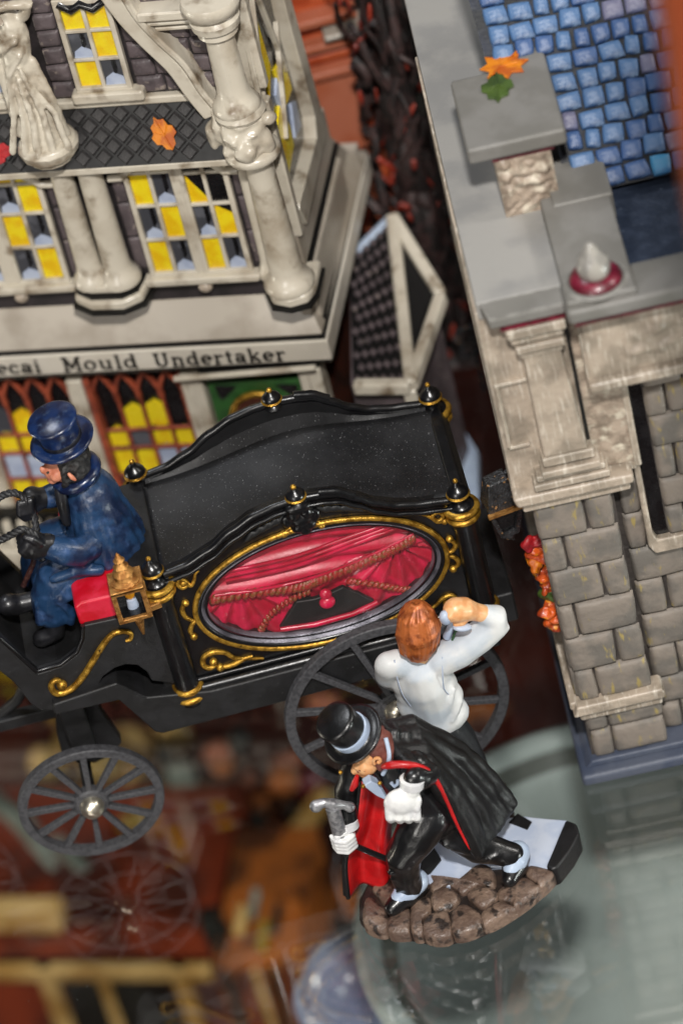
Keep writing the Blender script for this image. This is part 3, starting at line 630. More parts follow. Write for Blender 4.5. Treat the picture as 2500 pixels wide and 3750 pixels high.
# blue slates
sl = bpy.data.objects.new('slate_roof', MB().add([(-.98,0,-.05),(4,0,-.05),(4,6,-.05),(-2.1,6,-.05),(-1.95,2.95,-.05),(-.98,2.9,-.05)], [(0,1,2,3,4,5)]).mesh('slate_roof')); COL.objects.link(sl)
sl.data.materials.append(M['slate_bed']); sl.parent = rb; sl.location = (2.84,2.59,12.95); sl.rotation_euler = (R(40),0,0)
variants = []
for k in range(6):
    for mt in ('slate_blue', 'slate_cyan', 'slate_mauve', 'slate_navy'):
        w_ = .34+.03*k
        b = MB().pillow(-w_/2, w_/2, -.195, .195, .1, 0, 3, .05, .035, 40+k, .8); b.v = [(x, z, -y) for x, y, z in b.v]
        me = b.mesh('slate'); me.materials.append(M[mt])
        for p in me.polygons: p.use_smooth = True
        me.flip_normals() if me.polygons[10].normal.z < 0 else None
        variants.append((w_, mt, me))
v = .22; row = 0
while v < 5.8:
    u = -2.4+(.2 if row % 2 else 0)
    while u < 3.8:
        k = g.randrange(6); q = g.random(); mi = 1 if q < .035 else (2 if q < (.05 if u < .9 else .3) else 0)
        w_, mt, me = variants[k*4+(3 if mi == 0 and g.random() < .4 else mi)]
        lim = -.98 if v < 3.0 else -1.9
        if u < lim: u += .2; continue
        o = bpy.data.objects.new('slate', me); COL.objects.link(o); o.parent = sl
        o.location = (u+w_/2, v+g.uniform(-.025,.025), .0); o.rotation_euler = (R(5), 0, R(g.uniform(-4, 4))); u += w_+.02
    v += .4; row += 1
# ---- wall lantern, hanging vine, fallen leaves
ln = thing('wall_lantern', 'black iron lantern with copper edges hanging on the side of the stone building', 'lantern')
b = MB().add([(-.3,-.2,0),(.3,-.2,0),(.3,.28,0),(-.3,.28,0),(-.2,-.12,.55),(.16,-.12,.6),(.16,.18,.6),(-.2,.18,.55)], [(3,2,1,0),(4,5,6,7),(0,1,5,4),(1,2,6,5),(2,3,7,6),(3,0,4,7)])
b.build('lantern_roof', 'lantern_iron', ln, bevel=.03)
MB().rod((-.32,-.22,0),(.32,-.22,0),.07).rod((.32,-.22,0),(.32,.3,0),.07).rod((.32,-.22,0),(.18,-.14,.6),.06).build('copper_edge', 'copper_gold', ln)
b = MB()
for x, y in ((-.26,-.18),(.26,-.18),(.26,.26),(-.26,.26)): b.rod((x,y,0),(x*.5,y*.5,-.62), .07)
b.rod((-.14,-.1,-.6),(.14,-.1,-.6),.07).build('lantern_frame', 'lantern_iron', ln)
MB().add([(-.24,-.15,0),(.24,-.15,0),(.24,.24,0),(-.24,.24,0),(-.11,-.06,-.6),(.11,-.06,-.6),(.11,.12,-.6),(-.11,.12,-.6)], [(0,1,2,3),(7,6,5,4),(4,5,1,0),(5,6,2,1),(6,7,3,2),(7,4,0,3)]).build('lantern_glass', 'dark_pane', ln)
MB().ball((0,0,-.68),(.12,.12,.12)).limb([(0,0,-.7,.05),(.06,0,-.86,.02)]).build('lantern_drop', 'lantern_iron', ln, smooth=True)
MB().tube([(.1,.05,.5),(.3,.1,.62),(.6,.1,.6)], .05, 6).build('bracket', 'lantern_iron', ln, smooth=True)
ln.parent = None; ln.rotation_euler = (0,0,R(8))
ln.location = (3.14,-8.9,7.02); ln.scale = (1.2,1.2,1.2)
vn = thing('hanging_vine', 'string of red and orange autumn leaves hanging on the wall below the iron lantern', 'garland')
cols = ['leaf_red','vine_mix','leaf_orange','vine_mix','vine_mix','leaf_green','vine_mix','vine_mix','vine_mix']
for k in range(9):
    b = MB(); z = 2.45-k*.3
    for q in range(4): b.ball((g.uniform(-.14,.14)+.03*k*.3, g.uniform(-.1,.12), z+g.uniform(-.12,.1)), (g.uniform(.1,.2), g.uniform(.1,.16), g.uniform(.12,.2)), Matrix.Rotation(g.uniform(-.8,.8), 3, 'Y'))
    b.sculpt('leaf_cluster', cols[k], vn, .035, 1, amp=.13, freq=6)
vn.location = (3.62,-8.95,3.45)
def leaf(name, pts, mat, loc, rot, label, s=1):
    b = MB(); b.zprism([(x*s, y*s) for x, y in pts], 0, .045)
    o = b.build(name, mat, bevel=.015); o.location = loc; o.rotation_euler = rot
    vb = MB().tube([(0,-.5*s,.05),(0,.45*s,.06)], .02, 5).tube([(0,-.1*s,.05),(.22*s,.15*s,.05)], .015, 5).tube([(0,-.1*s,.05),(-.22*s,.15*s,.05)], .015, 5).build('leaf_vein', mat, o)
    return tag(o, label, 'leaf')
maple = [(0,-.5),(.12,-.3),(.36,-.32),(.3,-.12),(.5,.0),(.32,.12),(.34,.36),(.14,.26),(0,.5),(-.14,.28),(-.36,.34),(-.3,.1),(-.5,.02),(-.3,-.14),(-.34,-.34),(-.12,-.3)]
leafp = [(0,-.5),(.16,-.4),(.2,-.22),(.33,-.16),(.32,.06),(.22,.12),(.2,.32),(.06,.36),(0,.5),(-.08,.34),(-.22,.28),(-.24,.1),(-.34,.02),(-.3,-.2),(-.18,-.26),(-.14,-.42)]

leaf('maple_leaf', maple, 'leaf_orange', (5.2,-5.42,14.865), (0,0,R(-50)), 'orange leaf lying on the grey pier cap above a green leaf', 1.0)
leaf('maple_leaf', leafp, 'leaf_green', (4.93,-6.1,14.865), (0,0,R(170)), 'green leaf lying on the grey pier cap below an orange leaf', .95)
# ================================================================= undertaker's shop (local x along the front, -y outward)
lb = thing('undertaker_shop', 'cream porcelain shop with statue, columns, yellow windows and an undertaker sign', 'shop', (-7.84,1.37,0), R(-18))
MB().box(-3,8.35,.12,3.3,7.0,16.4).build('upper_wall', 'brick_bed', lb)
MB().box(-3,8.9,.0,5.9,5.5,6.9).build('floor_band', 'porcelain_ledge', lb)
MB().box(-3,8.5,.35,5.9,.3,5.6).build('shop_wall', 'rust_dark', lb)
MB().box(-3,9.2,-.6,6,0,.3).build('shop_base', 'porcelain_ledge', lb, bevel=.08)
MB().box(-3,9.3,-.9,6.4,-.0+.004,.12).build('shop_base', 'pale_blue', lb, bevel=.05)
# sloping ledge above the sign, with painted black lines
MB().add([(-3,-.42,6.62),(8.98,-.42,6.62),(9.1,5.95,6.62),(-3,5.95,6.62),(-3,.1,7.42),(8.6,.1,7.42),(8.6,5.0,7.42),(-3,5.0,7.42)], [(3,2,1,0),(4,5,6,7),(0,1,5,4),(1,2,6,5),(2,3,7,6),(3,0,4,7)]).build('sloping_ledge', 'porcelain_ledge', lb, bevel=.05)
MB().box(-3,9.0,-.4,6.0,6.5,6.63).build('black_line', 'outline_black', lb)
MB().box(-3,9.06,-.46,6.05,5.93,6.5).build('sign_board', 'sign_white', lb, bevel=.05)
MB().box(-3,8.96,-.36,5.95,5.82,5.93).build('black_line', 'outline_black', lb)
for z in (7.9, 9.3): MB().box(8.5,8.95-.1*(z>8),.0,4.2,z-1.2,z).build('side_moulding', 'porcelain_ledge', lb, bevel=.1)
MB().box(8.5,8.97,.05,5.8,6.66,6.74).box(8.5,8.9,.05,4.4,8.0,8.08).build('black_line', 'outline_black', lb)
# lettering on the sign, drawn as slab-serif strokes
def arc(cx, cz, rx, rz, a0, a1, n=10): return [(cx+rx*math.cos(R(a0+(a1-a0)*i/n)), cz+rz*math.sin(R(a0+(a1-a0)*i/n))) for i in range(n+1)]
def sf(x, z, w_=.2): return [(x-w_/2, z), (x+w_/2, z)]
GL = {
 'M': (1.15, [[(.2,0),(.2,1)],[(.2,1),(.56,.2)],[(.56,.2),(.92,1)],[(.92,1),(.92,0)],sf(.2,0,.34),sf(.92,0,.34),sf(.14,1,.26),sf(.98,1,.26)]),
 'U': (1.05, [[(.22,1),(.22,.35)],arc(.5,.35,.28,.33,180,360),[(.78,.35),(.78,1)],sf(.22,1,.36),sf(.78,1,.3)]),
 'o': (.8, [arc(.38,.34,.27,.32,0,360,16)]), 'c': (.72, [arc(.38,.34,.27,.32,50,320,12),[(.56,.56),(.56,.48)]]),
 'e': (.75, [arc(.38,.34,.27,.32,0,310,14),[(.12,.36),(.65,.36)]]),
 'd': (.85, [arc(.36,.34,.25,.32,0,360,16),[(.62,0),(.62,1)],sf(.55,1,.16),sf(.7,0,.16)]),
 'a': (.78, [arc(.3,.2,.19,.18,0,360,12),[(.56,0),(.56,.5)],arc(.34,.5,.22,.16,0,160,6),sf(.63,0,.16)]),
 'i': (.45, [[(.22,0),(.22,.64)],sf(.22,0,.32),sf(.16,.64,.14),[(.22,.86),(.22,.96)]]),
 'u': (.88, [[(.2,.64),(.2,.22)],arc(.4,.24,.2,.22,180,350),[(.64,.64),(.64,0)],sf(.14,.64,.14),sf(.58,.64,.14),sf(.7,0,.16)]),
 'l': (.45, [[(.22,0),(.22,1)],sf(.22,0,.34),sf(.16,1,.14)]),
 'n': (.9, [[(.2,0),(.2,.64)],arc(.42,.42,.22,.2,160,0),[(.64,.42),(.64,0)],sf(.2,0,.3),sf(.64,0,.3),sf(.14,.64,.14)]),
 'r': (.68, [[(.22,0),(.22,.64)],arc(.44,.38,.22,.24,165,60),[(.55,.58),(.55,.52)],sf(.22,0,.34),sf(.15,.64,.14)]),
 't': (.55, [[(.24,.9),(.24,.14)],arc(.36,.14,.12,.13,180,300),sf(.26,.64,.4)]),
 'k': (.85, [[(.2,0),(.2,1)],[(.2,.28),(.62,.64)],[(.36,.4),(.66,0)],sf(.2,0,.3),sf(.14,1,.14),sf(.66,0,.28),sf(.62,.64,.24)]), ' ': (.9, [])}
def letters(text, x, z, h_, gap=.06, sx=1):
    for ch in text:
        wd, st = GL[ch]; b = MB()
        for P in st:
            for (ax, az), (cx, cz) in zip(P, P[1:]):
                v = abs(cz-az) > abs(cx-ax)*.9; th = .19 if v else .1
                b.rod((x+ax*h_*sx, -.475, z+az*h_), (x+cx*h_*sx, -.475, z+cz*h_), th*h_, .03)
        if st: b.build('letter_'+ch.lower(), 'ink', lb)
        x += (wd+gap)*h_*sx
    return x
Wd = lambda t_: sum(GL[c_][0]+.06 for c_ in t_)
letters('ecai', 1.52, 6.05, .36, sx=1.06/(Wd('ecai')*.36))
letters('d', 1.13, 6.05, .36, sx=1.06/(Wd('ecai')*.36))
letters('Mould', 3.05, 6.04, .37, sx=1.74/(Wd('Mould')*.37))
letters('Undertaker', 5.12, 6.03, .36, sx=2.98/(Wd('Undertaker')*.36))
# windows of the upper floor
def window(x0, x1, z0, z1, cols, rws, kinds, arch=False, mull=None, y=.02, lean=0, name='window'):
    fr = MB(); m_ = .09
    fr.box(x0-.1,x0+.02,y-.1,y+.06,z0-.05,z1+.05).box(x1-.02,x1+.1,y-.1,y+.06,z0-.05,z1+.05).box(x0-.1,x1+.1,y-.1,y+.06,z0-.12,z0+.02)
    if not arch: fr.box(x0-.1,x1+.1,y-.1,y+.06,z1-.02,z1+.12)
    f = fr.build(name, 'porcelain', lb, bevel=.03)
    xs = [x0+(x1-x0)*i/cols for i in range(cols+1)]; zs = rws
    for x in xs[1:-1]: MB().box(x-.045,x+.045,y-.07,y+.05,z0,z1).build('glazing_bar', 'porcelain', f, bevel=.02)
    for z in zs[1:-1]: MB().box(x0,x1,y-.065,y+.05,z-.04,z+.04).build('glazing_bar', 'porcelain', f, bevel=.02)
    for j in range(len(zs)-1):
        for i in range(cols):
            k = kinds[j][i]; a, b_, c_, d_ = xs[i], xs[i+1], zs[j], zs[j+1]
            mt = {'y':'yellow_pane','g':'grey_pane','k':'dark_pane','d':'yellow_pane'}[k]
            MB().box(a,b_,y,y+.05,c_,d_).build('pane', mt, f)
            if k == 'g':
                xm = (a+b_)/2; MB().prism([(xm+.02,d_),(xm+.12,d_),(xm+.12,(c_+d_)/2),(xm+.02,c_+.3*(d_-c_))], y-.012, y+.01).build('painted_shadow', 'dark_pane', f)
                MB().prism([(a+.04,c_),(b_-.02,c_),(b_-.05,c_+.2),((a+b_)/2,c_+.32),(a+.08,c_+.2)], y-.02, y+.01).build('painted_curtain', 'pale_pane', f)
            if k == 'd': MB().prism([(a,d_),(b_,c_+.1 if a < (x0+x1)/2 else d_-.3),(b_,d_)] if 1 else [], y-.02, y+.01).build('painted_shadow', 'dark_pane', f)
    return f
def arch_trim(x0, x1, z, rise, y=0, r=.09, fill=None):
    P = [(x0+(x1-x0)*i/14, y-.08, z+rise*math.sin(math.pi*i/14)**.7) for i in range(15)]
    MB().tube([(x0-.3,y-.06,z-.02)]+P+[(x1+.3,y-.06,z-.02)], r, 8).build('arch_moulding', 'porcelain', lb, smooth=True)
window(5.55,6.48,8.28,11.25,2,[8.28,9.18,10.1,10.98,11.3],['yg','gy','yg','yy'],arch=True)
window(6.74,7.62,8.28,11.2,2,[8.28,9.18,10.06,10.9,11.25],['yg','gd','dk','kk'],arch=True)
MB().box(6.46,6.76,-.06,.1,8.2,11.5).build('centre_post', 'porcelain', lb, bevel=.04)
arch_trim(5.45,7.65,10.95,.52)
MB().prism([(5.3,11.0),(5.5,11.0),(5.8,11.35),(6.4,11.5),(7.1,11.42),(7.5,11.1),(7.7,10.95),(8.0,10.95),(8.0,11.6),(5.2,11.6)], .0, .16).build('spandrel', 'porcelain', lb, bevel=.03)
window(2.55,3.55,8.28,11.1,2,[8.28,9.18,10.1,10.9,11.3],['gy','yg','gy','yy'],arch=True)
window(1.3,2.2,8.28,11.1,2,[8.28,9.18,10.1,10.9,11.3],['yg','gy','yg','yy'],arch=True)
arch_trim(1.2,3.65,10.9,.5)
MB().box(2.2,2.54,-.06,.1,8.2,11.4).build('centre_post', 'porcelain', lb, bevel=.04)
for x0, x1 in ((5.35,7.85),(1.2,3.75)):
    MB().prism([(x0,8.02),(x1,8.02),(x1+.05,8.22),(x0-.05,8.22)], -.22, .1).build('window_sill', 'porcelain', lb, bevel=.06)
    MB().ball(((x0+x1)/2,-.1,7.9), (.16,.12,.14)).build('sill_boss', 'antique_cream', lb, smooth=True)
window(5.12,6.12,13.28,15.4,2,[13.28,13.98,14.7,15.5],['yg','gy','yy'])
window(3.1,3.55,13.28,15.4,1,[13.28,13.98,14.7,15.5],['g','k','y'])
MB().box(4.9,6.45,-.2,.14,12.95,13.22).build('window_sill', 'porcelain', lb, bevel=.07)
MB().box(2.7,3.7,-.2,.14,12.95,13.22).build('window_sill', 'porcelain', lb, bevel=.07)
MB().tube([(5.15,.0,15.42),(5.4,-.03,15.25),(5.62,-.04,15.4),(5.85,-.03,15.25),(6.1,0,15.42)], .12, 8).build('painted_drape', 'dark_pane', lb, smooth=True)
def brick(x0, x1, z0, z1, y=.12, d=.08, mat='brick_grey'):
    global sd_; sd_ += 1
    if x1-x0 < .14 or z1-z0 < .1: return
    MB().pillow(x0+.015, x1-.015, z0+.015, z1-.015, d, y, 3, .06, .02, sd_, .3).build('brick', mat, lb, smooth=True, fix=False)
z = 12.98; k = 0
while z < 16.0:
    x = 6.25-(.3 if k % 2 else 0)
    while x < 8.2:
        w_ = g.choice((.45,.62,.8)); brick(max(x, 6.25), min(x+w_, 8.2), z, z+.42); x += w_
    x = 4.45
    while x < 4.98: brick(x, min(x+.5, 5.0), z, z+.42); x += .5
    x = 3.68; brick(x, 4.2, z, z+.42)
    z += .43; k += 1
for x0, x1 in ((3.68,3.98),(5.1,5.42),(7.74,8.1)):
    z = 8.3
    while z < 11.0: brick(x0, x1, z, z+.9, d=.05); z += .92
# slate band with raised diamond tiles
def band(s, v): return (s, -.55+.6*v, 11.6+1.2*v)
MB().add([band(-3,0),band(7.9,0),band(7.9,1),band(-3,1)], [(0,1,2,3)]).build('slate_band', 'lattice_bed', lb)
MB().box(-3,8.1,-.56,.1,11.42,11.6).build('band_edge', 'porcelain', lb, bevel=.04)
MB().box(-3,7.8,-.06,.14,12.76,12.96).build('band_edge', 'porcelain', lb, bevel=.05)
u0 = 1.9; n_ = 0
dm = None
for j in range(7):
    for i in range(26):
        cu = 1.9+.46*i+(.23 if j % 2 else 0); cv = .0+.167*j
        if cu > 7.6: continue
        if dm is None:
            hs, ht = .2, .145; P3 = [(-hs,0),(0,-ht*1.35),(hs,0),(0,ht*1.35)]
            b = MB(); vs = [(p[0], .45*p[1]-.0, .9*p[1]) for p in P3]; vs2 = [(p[0]*.72, .45*p[1]*.72-.06, .9*p[1]*.72+.03) for p in P3]
            b.add(vs+vs2, [(0,1,5,4),(1,2,6,5),(2,3,7,6),(3,0,4,7),(4,5,6,7)]); dm = b.mesh('diamond_slate'); dm.materials.append(M['lattice_tile'])
        if cv < .1 or cv > .95: continue
        o = bpy.data.objects.new('diamond_slate', dm); COL.objects.link(o); o.parent = lb; p = band(cu, cv); o.location = (p[0], p[1]-.01, p[2])
# columns
def column(x, y, z0, z1, r0, r1, name='column'):
    return MB().lathe([(r0*1.5,z0-.12),(r0*1.55,z0-.02),(r0*1.35,z0+.1),(r0*1.12,z0+.2),(r0,z0+.35)]+[(r0+(r1-r0)*i/6, z0+.35+(z1-z0-.5)*i/6) for i in range(1, 7)]+[(r1*1.1,z1-.08),(r1*1.2,z1),(0,z1)], (x,y,0), 24).build(name, 'porcelain', lb, smooth=True)
column(4.2,-.16,8.4,11.5,.27,.24); column(4.82,-.16,8.4,11.5,.3,.26)
MB().zprism([(3.75,.1),(3.78,-.45),(4.2,-.72),(4.9,-.74),(5.3,-.5),(5.4,.1)], 7.87, 8.12).build('column_base', 'porcelain', lb, bevel=.08, bseg=3)
MB().zprism([(3.82,.1),(3.85,-.4),(4.2,-.62),(4.9,-.64),(5.22,-.42),(5.3,.1)], 8.12, 8.2).build('black_line', 'outline_black', lb)
MB().zprism([(3.7,.1),(3.72,-.5),(4.2,-.78),(4.9,-.8),(5.36,-.54),(5.46,.1)], 7.8, 7.88).build('black_line', 'outline_black', lb)
MB().zprism([(3.85,.1),(3.88,-.35),(4.2,-.55),(4.9,-.57),(5.18,-.38),(5.25,.1)], 8.2, 8.4).build('column_base', 'porcelain', lb, bevel=.07)
column(8.55,-.4,8.2,11.7,.36,.29); column(8.12,-.02,8.2,11.5,.2,.18)
MB().zprism([(8.0,.2),(7.98,-.3),(8.2,-.82),(8.6,-.94),(8.98,-.82),(9.1,-.5),(9.1,.4)], 7.82, 8.1).build('column_base', 'porcelain', lb, bevel=.1, bseg=3)
MB().zprism([(7.96,.2),(7.94,-.34),(8.17,-.87),(8.6,-.99),(9.02,-.86),(9.14,-.5),(9.14,.4)], 7.75, 7.82).build('black_line', 'outline_black', lb)
column(8.42,-.42,12.95,15.0,.33,.29)
MB().lathe([(.3,0),(.42,.05),(.4,.18),(.5,.24),(.52,.4),(.42,.5),(.56,.6),(.62,.8),(.58,.9),(0,.95)], (8.42,-.42,14.7), 28).build('capital', 'porcelain', lb, smooth=True, angle=50)
MB().lathe([(0,0),(.5,.0),(.54,.08),(.48,.2),(.4,.3)], (8.45,-.42,12.66), 28).build('capital', 'porcelain', lb, smooth=True, angle=50)
MB().lathe([(.36,-.05),(.56,-.05),(.6,.04),(.56,.14),(.4,.18)], (8.5,-.42,11.66), 28).build('capital', 'porcelain', lb, smooth=True)
# lion mask bracket
b = MB().ball((8.45,-.55,12.25), (.5,.4,.5)).ball((8.5,-.9,12.05), (.26,.22,.2)).ball((8.35,-.93,12.28), (.1,.16,.16)).ball((8.2,-.85,12.4), (.13,.1,.08)).ball((8.7,-.85,12.38), (.13,.1,.08)).ball((8.12,-.6,12.0), (.18,.2,.36)).ball((8.88,-.55,12.0), (.16,.22,.36)).ball((8.3,-.8,11.92), (.14,.12,.1)).ball((8.66,-.8,11.92), (.14,.12,.1)).ball((8.5,-.85,11.8), (.2,.12,.1)).ball((8.45,-.6,12.6), (.42,.3,.12)).ball((7.9,-.3,12.3), (.16,.3,.5)).ball((7.72,-.25,12.0), (.14,.24,.4)).ball((9.05,-.5,12.55), (.16,.16,.16)).limb([(7.6,-.25,11.75,.12),(7.8,-.3,12.3,.1),(8.1,-.4,12.75,.12)])
b.sculpt('lion_mask', 'porcelain', lb, .045, 2, amp=.07, freq=4)
# curved braces and moulding under the upper storey
def ribbon(P, w0, w1, name='brace', y0=-.3, mat='porcelain'):
    P = smooth_path([(x, 0, z) for x, z in P], 6); n = len(P); A = []; B_ = []
    for i, p in enumerate(P):
        t_ = (P[min(i+1,n-1)]-P[max(i-1,0)]).normalized(); nn = Vector((t_.z,0,-t_.x)); w_ = (w0+(w1-w0)*i/(n-1))/2
        A.append((p.x+nn.x*w_, p.z+nn.z*w_)); B_.append((p.x-nn.x*w_, p.z-nn.z*w_))
    return MB().prism(A+B_[::-1], y0, .15).build(name, mat, lb, bevel=.05)
ribbon([(6.3,15.8),(6.55,15.1),(6.85,14.5),(7.25,13.8),(7.5,13.1),(7.75,12.5)], .42, .3)
ribbon([(6.62,15.8),(6.8,15.15),(7.1,14.55),(7.5,13.9),(7.72,13.2),(7.95,12.7)], .16, .14, y0=-.36)
for z0, z1, d, x0 in ((14.66,14.78,.2,6.98),(14.86,14.98,.3,6.9),(15.04,15.26,.4,6.8)): MB().box(x0,8.2,-d,.14,z0,z1).build('cornice_moulding', 'porcelain', lb, bevel=.05)
# statue on its drum
st = thing('statue', 'cream draped statue of a woman hiding her face on the slate band of the shop', 'statue', (-7.84,1.37,.5), R(-18))
b = MB()
b.limb([(4.32,-.66,11.95,.46),(4.26,-.62,12.6,.36),(4.15,-.5,13.4,.33),(4.12,-.45,13.9,.3),(4.18,-.42,14.5,.34),(4.2,-.42,14.9,.26),(4.12,-.45,15.2,.12)])
b.ball((3.98,-.55,15.4), (.22,.22,.27)).limb([(4.5,-.4,14.95,.13),(4.72,-.5,15.3,.13),(4.3,-.68,15.42,.1),(4.0,-.74,15.35,.08)]).limb([(3.9,-.4,14.85,.13),(3.6,-.6,14.4,.12),(4.0,-.78,14.42,.1),(4.3,-.78,14.6,.08)])
for i in range(9):
    if i % 2: continue
    x = 3.9+.11*i; b.limb([(3.96+.05*i, -.84+.02*abs(i-4), 13.9-.2*(i % 3), .045), (x-.05, -1.02+.04*abs(i-4), 12.8, .07), (x-.1+.08*(i-4)*.5, -1.2+.06*abs(i-4), 11.98, .08)])
b.limb([(4.3,-.72,14.2,.07),(4.0,-.8,13.8,.07),(3.85,-.7,13.3,.06)]).limb([(4.45,-.5,13.9,.09),(4.6,-.55,13.1,.1),(4.7,-.6,12.1,.14)]).limb([(3.7,-.5,14.1,.1),(3.75,-.55,13.2,.1),(3.8,-.6,12.2,.13)])
b.sculpt('figure', 'porcelain', st, .034, 1, amp=.02, freq=6)
MB().lathe([(0,-.32),(.48,-.3),(.5,-.18),(.62,-.12),(.66,.05),(.6,.16),(.4,.2)], (4.32,-.66,11.86), 14).build('drum', 'porcelain', st, bevel=.03)
MB().tube([(4.0+.03*k, -.8+.0*k, 15.55-.12*k) for k in range(5)], .1, 8).build('hair', 'antique_cream', st, smooth=True)
# shop front
for x0, x1, zb in ((2.82,3.2,.3),(5.42,5.92,.3),(8.1,8.62,.3)):
    MB().box(x0,x1,-.12,.4,zb,5.42).build('pilaster', 'porcelain', lb, bevel=.06)
    MB().box(x0+.42*(x1-x0),x0+.5*(x1-x0),-.135,.4,zb,5.3).build('flute', 'antique_cream', lb)
MB().tube([(5.4,-.3,5.5),(8.6,-.3,5.62)], .075, 8).build('rail', 'porcelain', lb, smooth=True); MB().box(5.9,8.6,-.06,.3,5.32,5.56).build('black_line', 'outline_black', lb)
g2 = random.Random(11)
def shopfront(x0, x1):
    n = max(2, round((x1-x0)/.52)); s = (x1-x0)/n
    MB().box(x0,x1,.27,.34,.9,5.5).build('shop_glass', 'dark_pane', lb)
    pat = ['kkygyy','kgygyy','kyygyg','kkyygy','kygyyy','kyygyg']
    for i in range(n):
        zs = [5.05,4.45,3.72,3.15,2.35,1.7,1.2]; off = .22 if i % 2 else 0
        for j in range(6):
            k = pat[(i+(3 if x0 > 3 else 1))%6][j]
            if k == 'k': continue
            mt = {'y':'yellow_pane','g':'pale_pane' if g2.random() < .5 else 'grey_pane'}[k]
            a, b_ = x0+i*s+.05, x0+(i+1)*s-.05; t_, u_ = zs[j]-off*.4, zs[j+1]-off*.4
            MB().prism([(a,u_+.03),(b_,u_+.03),(b_,t_-.1),((a+b_)/2,t_+.04),(a,t_-.1)], .2, .26).build('pane', mt, lb)
    for i in range(n+1):
        x = x0+i*s; MB().tube([(x,.16,1.1),(x,.16,4.7)], .045, 6).build('tracery_bar', 'rust_tracery', lb, smooth=True)
        if i < n:
            MB().tube(smooth_path([(x,.14,4.6),(x+.02*s,.12,4.9),(x+.5*s,.12,5.36),(x+.98*s,.12,4.9),(x+s,.14,4.6)], 4), .07, 6).build('tracery_arch', 'rust_tracery', lb, smooth=True)
    for z in (3.7,3.15,2.35,1.7): MB().tube([(x0,.15,z),(x1,.15,z)], .045, 6).build('tracery_bar', 'rust_tracery', lb, smooth=True)
    MB().box(x0,x1,.05,.3,.3,1.1).build('stall_riser', 'rust_dark', lb)
shopfront(3.3,5.36); shopfront(.7,2.78); shopfront(-1.9,.3)
MB().box(3.2,3.34,.0,.3,.3,5.4).box(5.34,5.44,.0,.3,.3,5.4).build('rust_jamb', 'rust_tracery', lb)
MB().box(.3,.7,-.05,.4,.3,5.42).build('pilaster', 'porcelain', lb, bevel=.05)
for x in [-.9+.36*i for i in range(9)]:                 # white balusters before the window
    MB().lathe([(0,0),(.11,.02),(.13,.3),(.08,.4),(.13,.5),(.1,.72),(0,.74)], (x,-.42,.85), 10).build('baluster', 'porcelain', lb, smooth=True)
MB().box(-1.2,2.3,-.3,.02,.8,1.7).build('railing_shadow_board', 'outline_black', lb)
MB().box(-1.4,2.4,-.62,.1,.3,.82).build('window_step', 'porcelain', lb, bevel=.06)
# green doorway
MB().prism([(5.96,.4),(5.96,5.08),(8.1,5.02),(8.1,.4)], .06, .3).build('door_surround', 'door_green', lb, bevel=.03)
MB().prism([(6.12,4.94),(6.62,4.9),(6.2,4.5)], .03, .1).build('sunk_panel', 'dark_pane', lb)
MB().prism([(7.5,4.88),(7.98,4.86),(7.92,4.45)], .03, .1).build('sunk_panel', 'dark_pane', lb)
P = [(6.32,.5),(6.32,3.7)]+[(7.02-.7*math.cos(R(a_)), 3.8+.92*math.sin(R(a_))) for a_ in range(10, 171, 10)]+[(7.72,3.7),(7.72,.5)]
MB().prism(P, -.02, .1).build('door_opening', 'rust_dark', lb)
MB().tube([(x,-.04,z) for x, z in P], .075, 8).build('door_arch', 'gold_paint', lb, smooth=True)
MB().ball((6.8,-.05,4.2), (.13,.06,.14)).ball((7.35,-.05,4.2), (.12,.06,.12)).tube([(6.7,-.05,3.7),(7.0,-.08,4.4),(7.35,-.05,3.7)], .06, 6).build('door_ornament', 'gold_paint', lb, smooth=True)
# side face: bay window with diagonal yellow panes
sd = MB().box(8.35,8.6,.4,3.3,7.0,16.2).build('side_wall', 'brick_bed', lb)
def side_poly(P, x0, x1, name, mat, bev=.03, par=None): return MB().add([(x0, d, z) for d, z in P]+[(x1, d, z) for d, z in P], [tuple(range(len(P))), tuple(range(2*len(P)-1, len(P)-1, -1))]+[(i, (i+1)%len(P), (i+1)%len(P)+len(P), i+len(P)) for i in range(len(P))]).build(name, mat, par or lb, bevel=bev)
side_poly([(2.95,15.5),(3.3,15.5),(3.35,12.8),(3.62,9.5),(3.45,9.0),(.55,8.9),(.3,9.5),(.4,9.6),(2.75,9.5),(3.0,9.9),(2.8,12.7)], 8.5, 8.95, 'bay_frame', 'porcelain')
side_poly([(.4,9.6),(2.8,9.5),(3.0,9.9),(2.85,12.8),(2.9,15.4),(.5,15.4)], 8.55, 8.66, 'bay_glass', 'dark_pane', 0)
for P in ([(.75,13.6),(1.35,13.9),(1.5,12.4),(.95,12.0)], [(1.75,12.1),(2.55,11.9),(2.6,10.95),(1.85,11.05)], [(.85,11.2),(1.45,11.4),(1.8,10.6),(1.75,10.1),(.95,10.0)]): side_poly(P, 8.6, 8.72, 'pane', 'yellow_pane', .01)
for P in ([(2.3,10.8),(2.65,10.6),(2.6,9.95),(2.0,10.1)], [(1.4,11.7),(1.75,11.9),(1.8,11.3),(1.5,11.1)], [(.4,12.6),(.65,12.7),(.7,12.0),(.45,11.9)]): side_poly(P, 8.6, 8.72, 'pane', 'pale_pane', .01)
for a_, b_ in (((.3,14.9),(.1,12.6)),((1.7,15.2),(.35,12.4)),((1.5,14.6),(2.4,11.6)),((2.5,12.8),(1.2,10.7)),((.2,11.6),(.6,9.8))): MB().rod((8.75,a_[0],a_[1]), (8.75,b_[0],b_[1]), .12).build('diagonal_bar', 'porcelain', lb, bevel=.03)
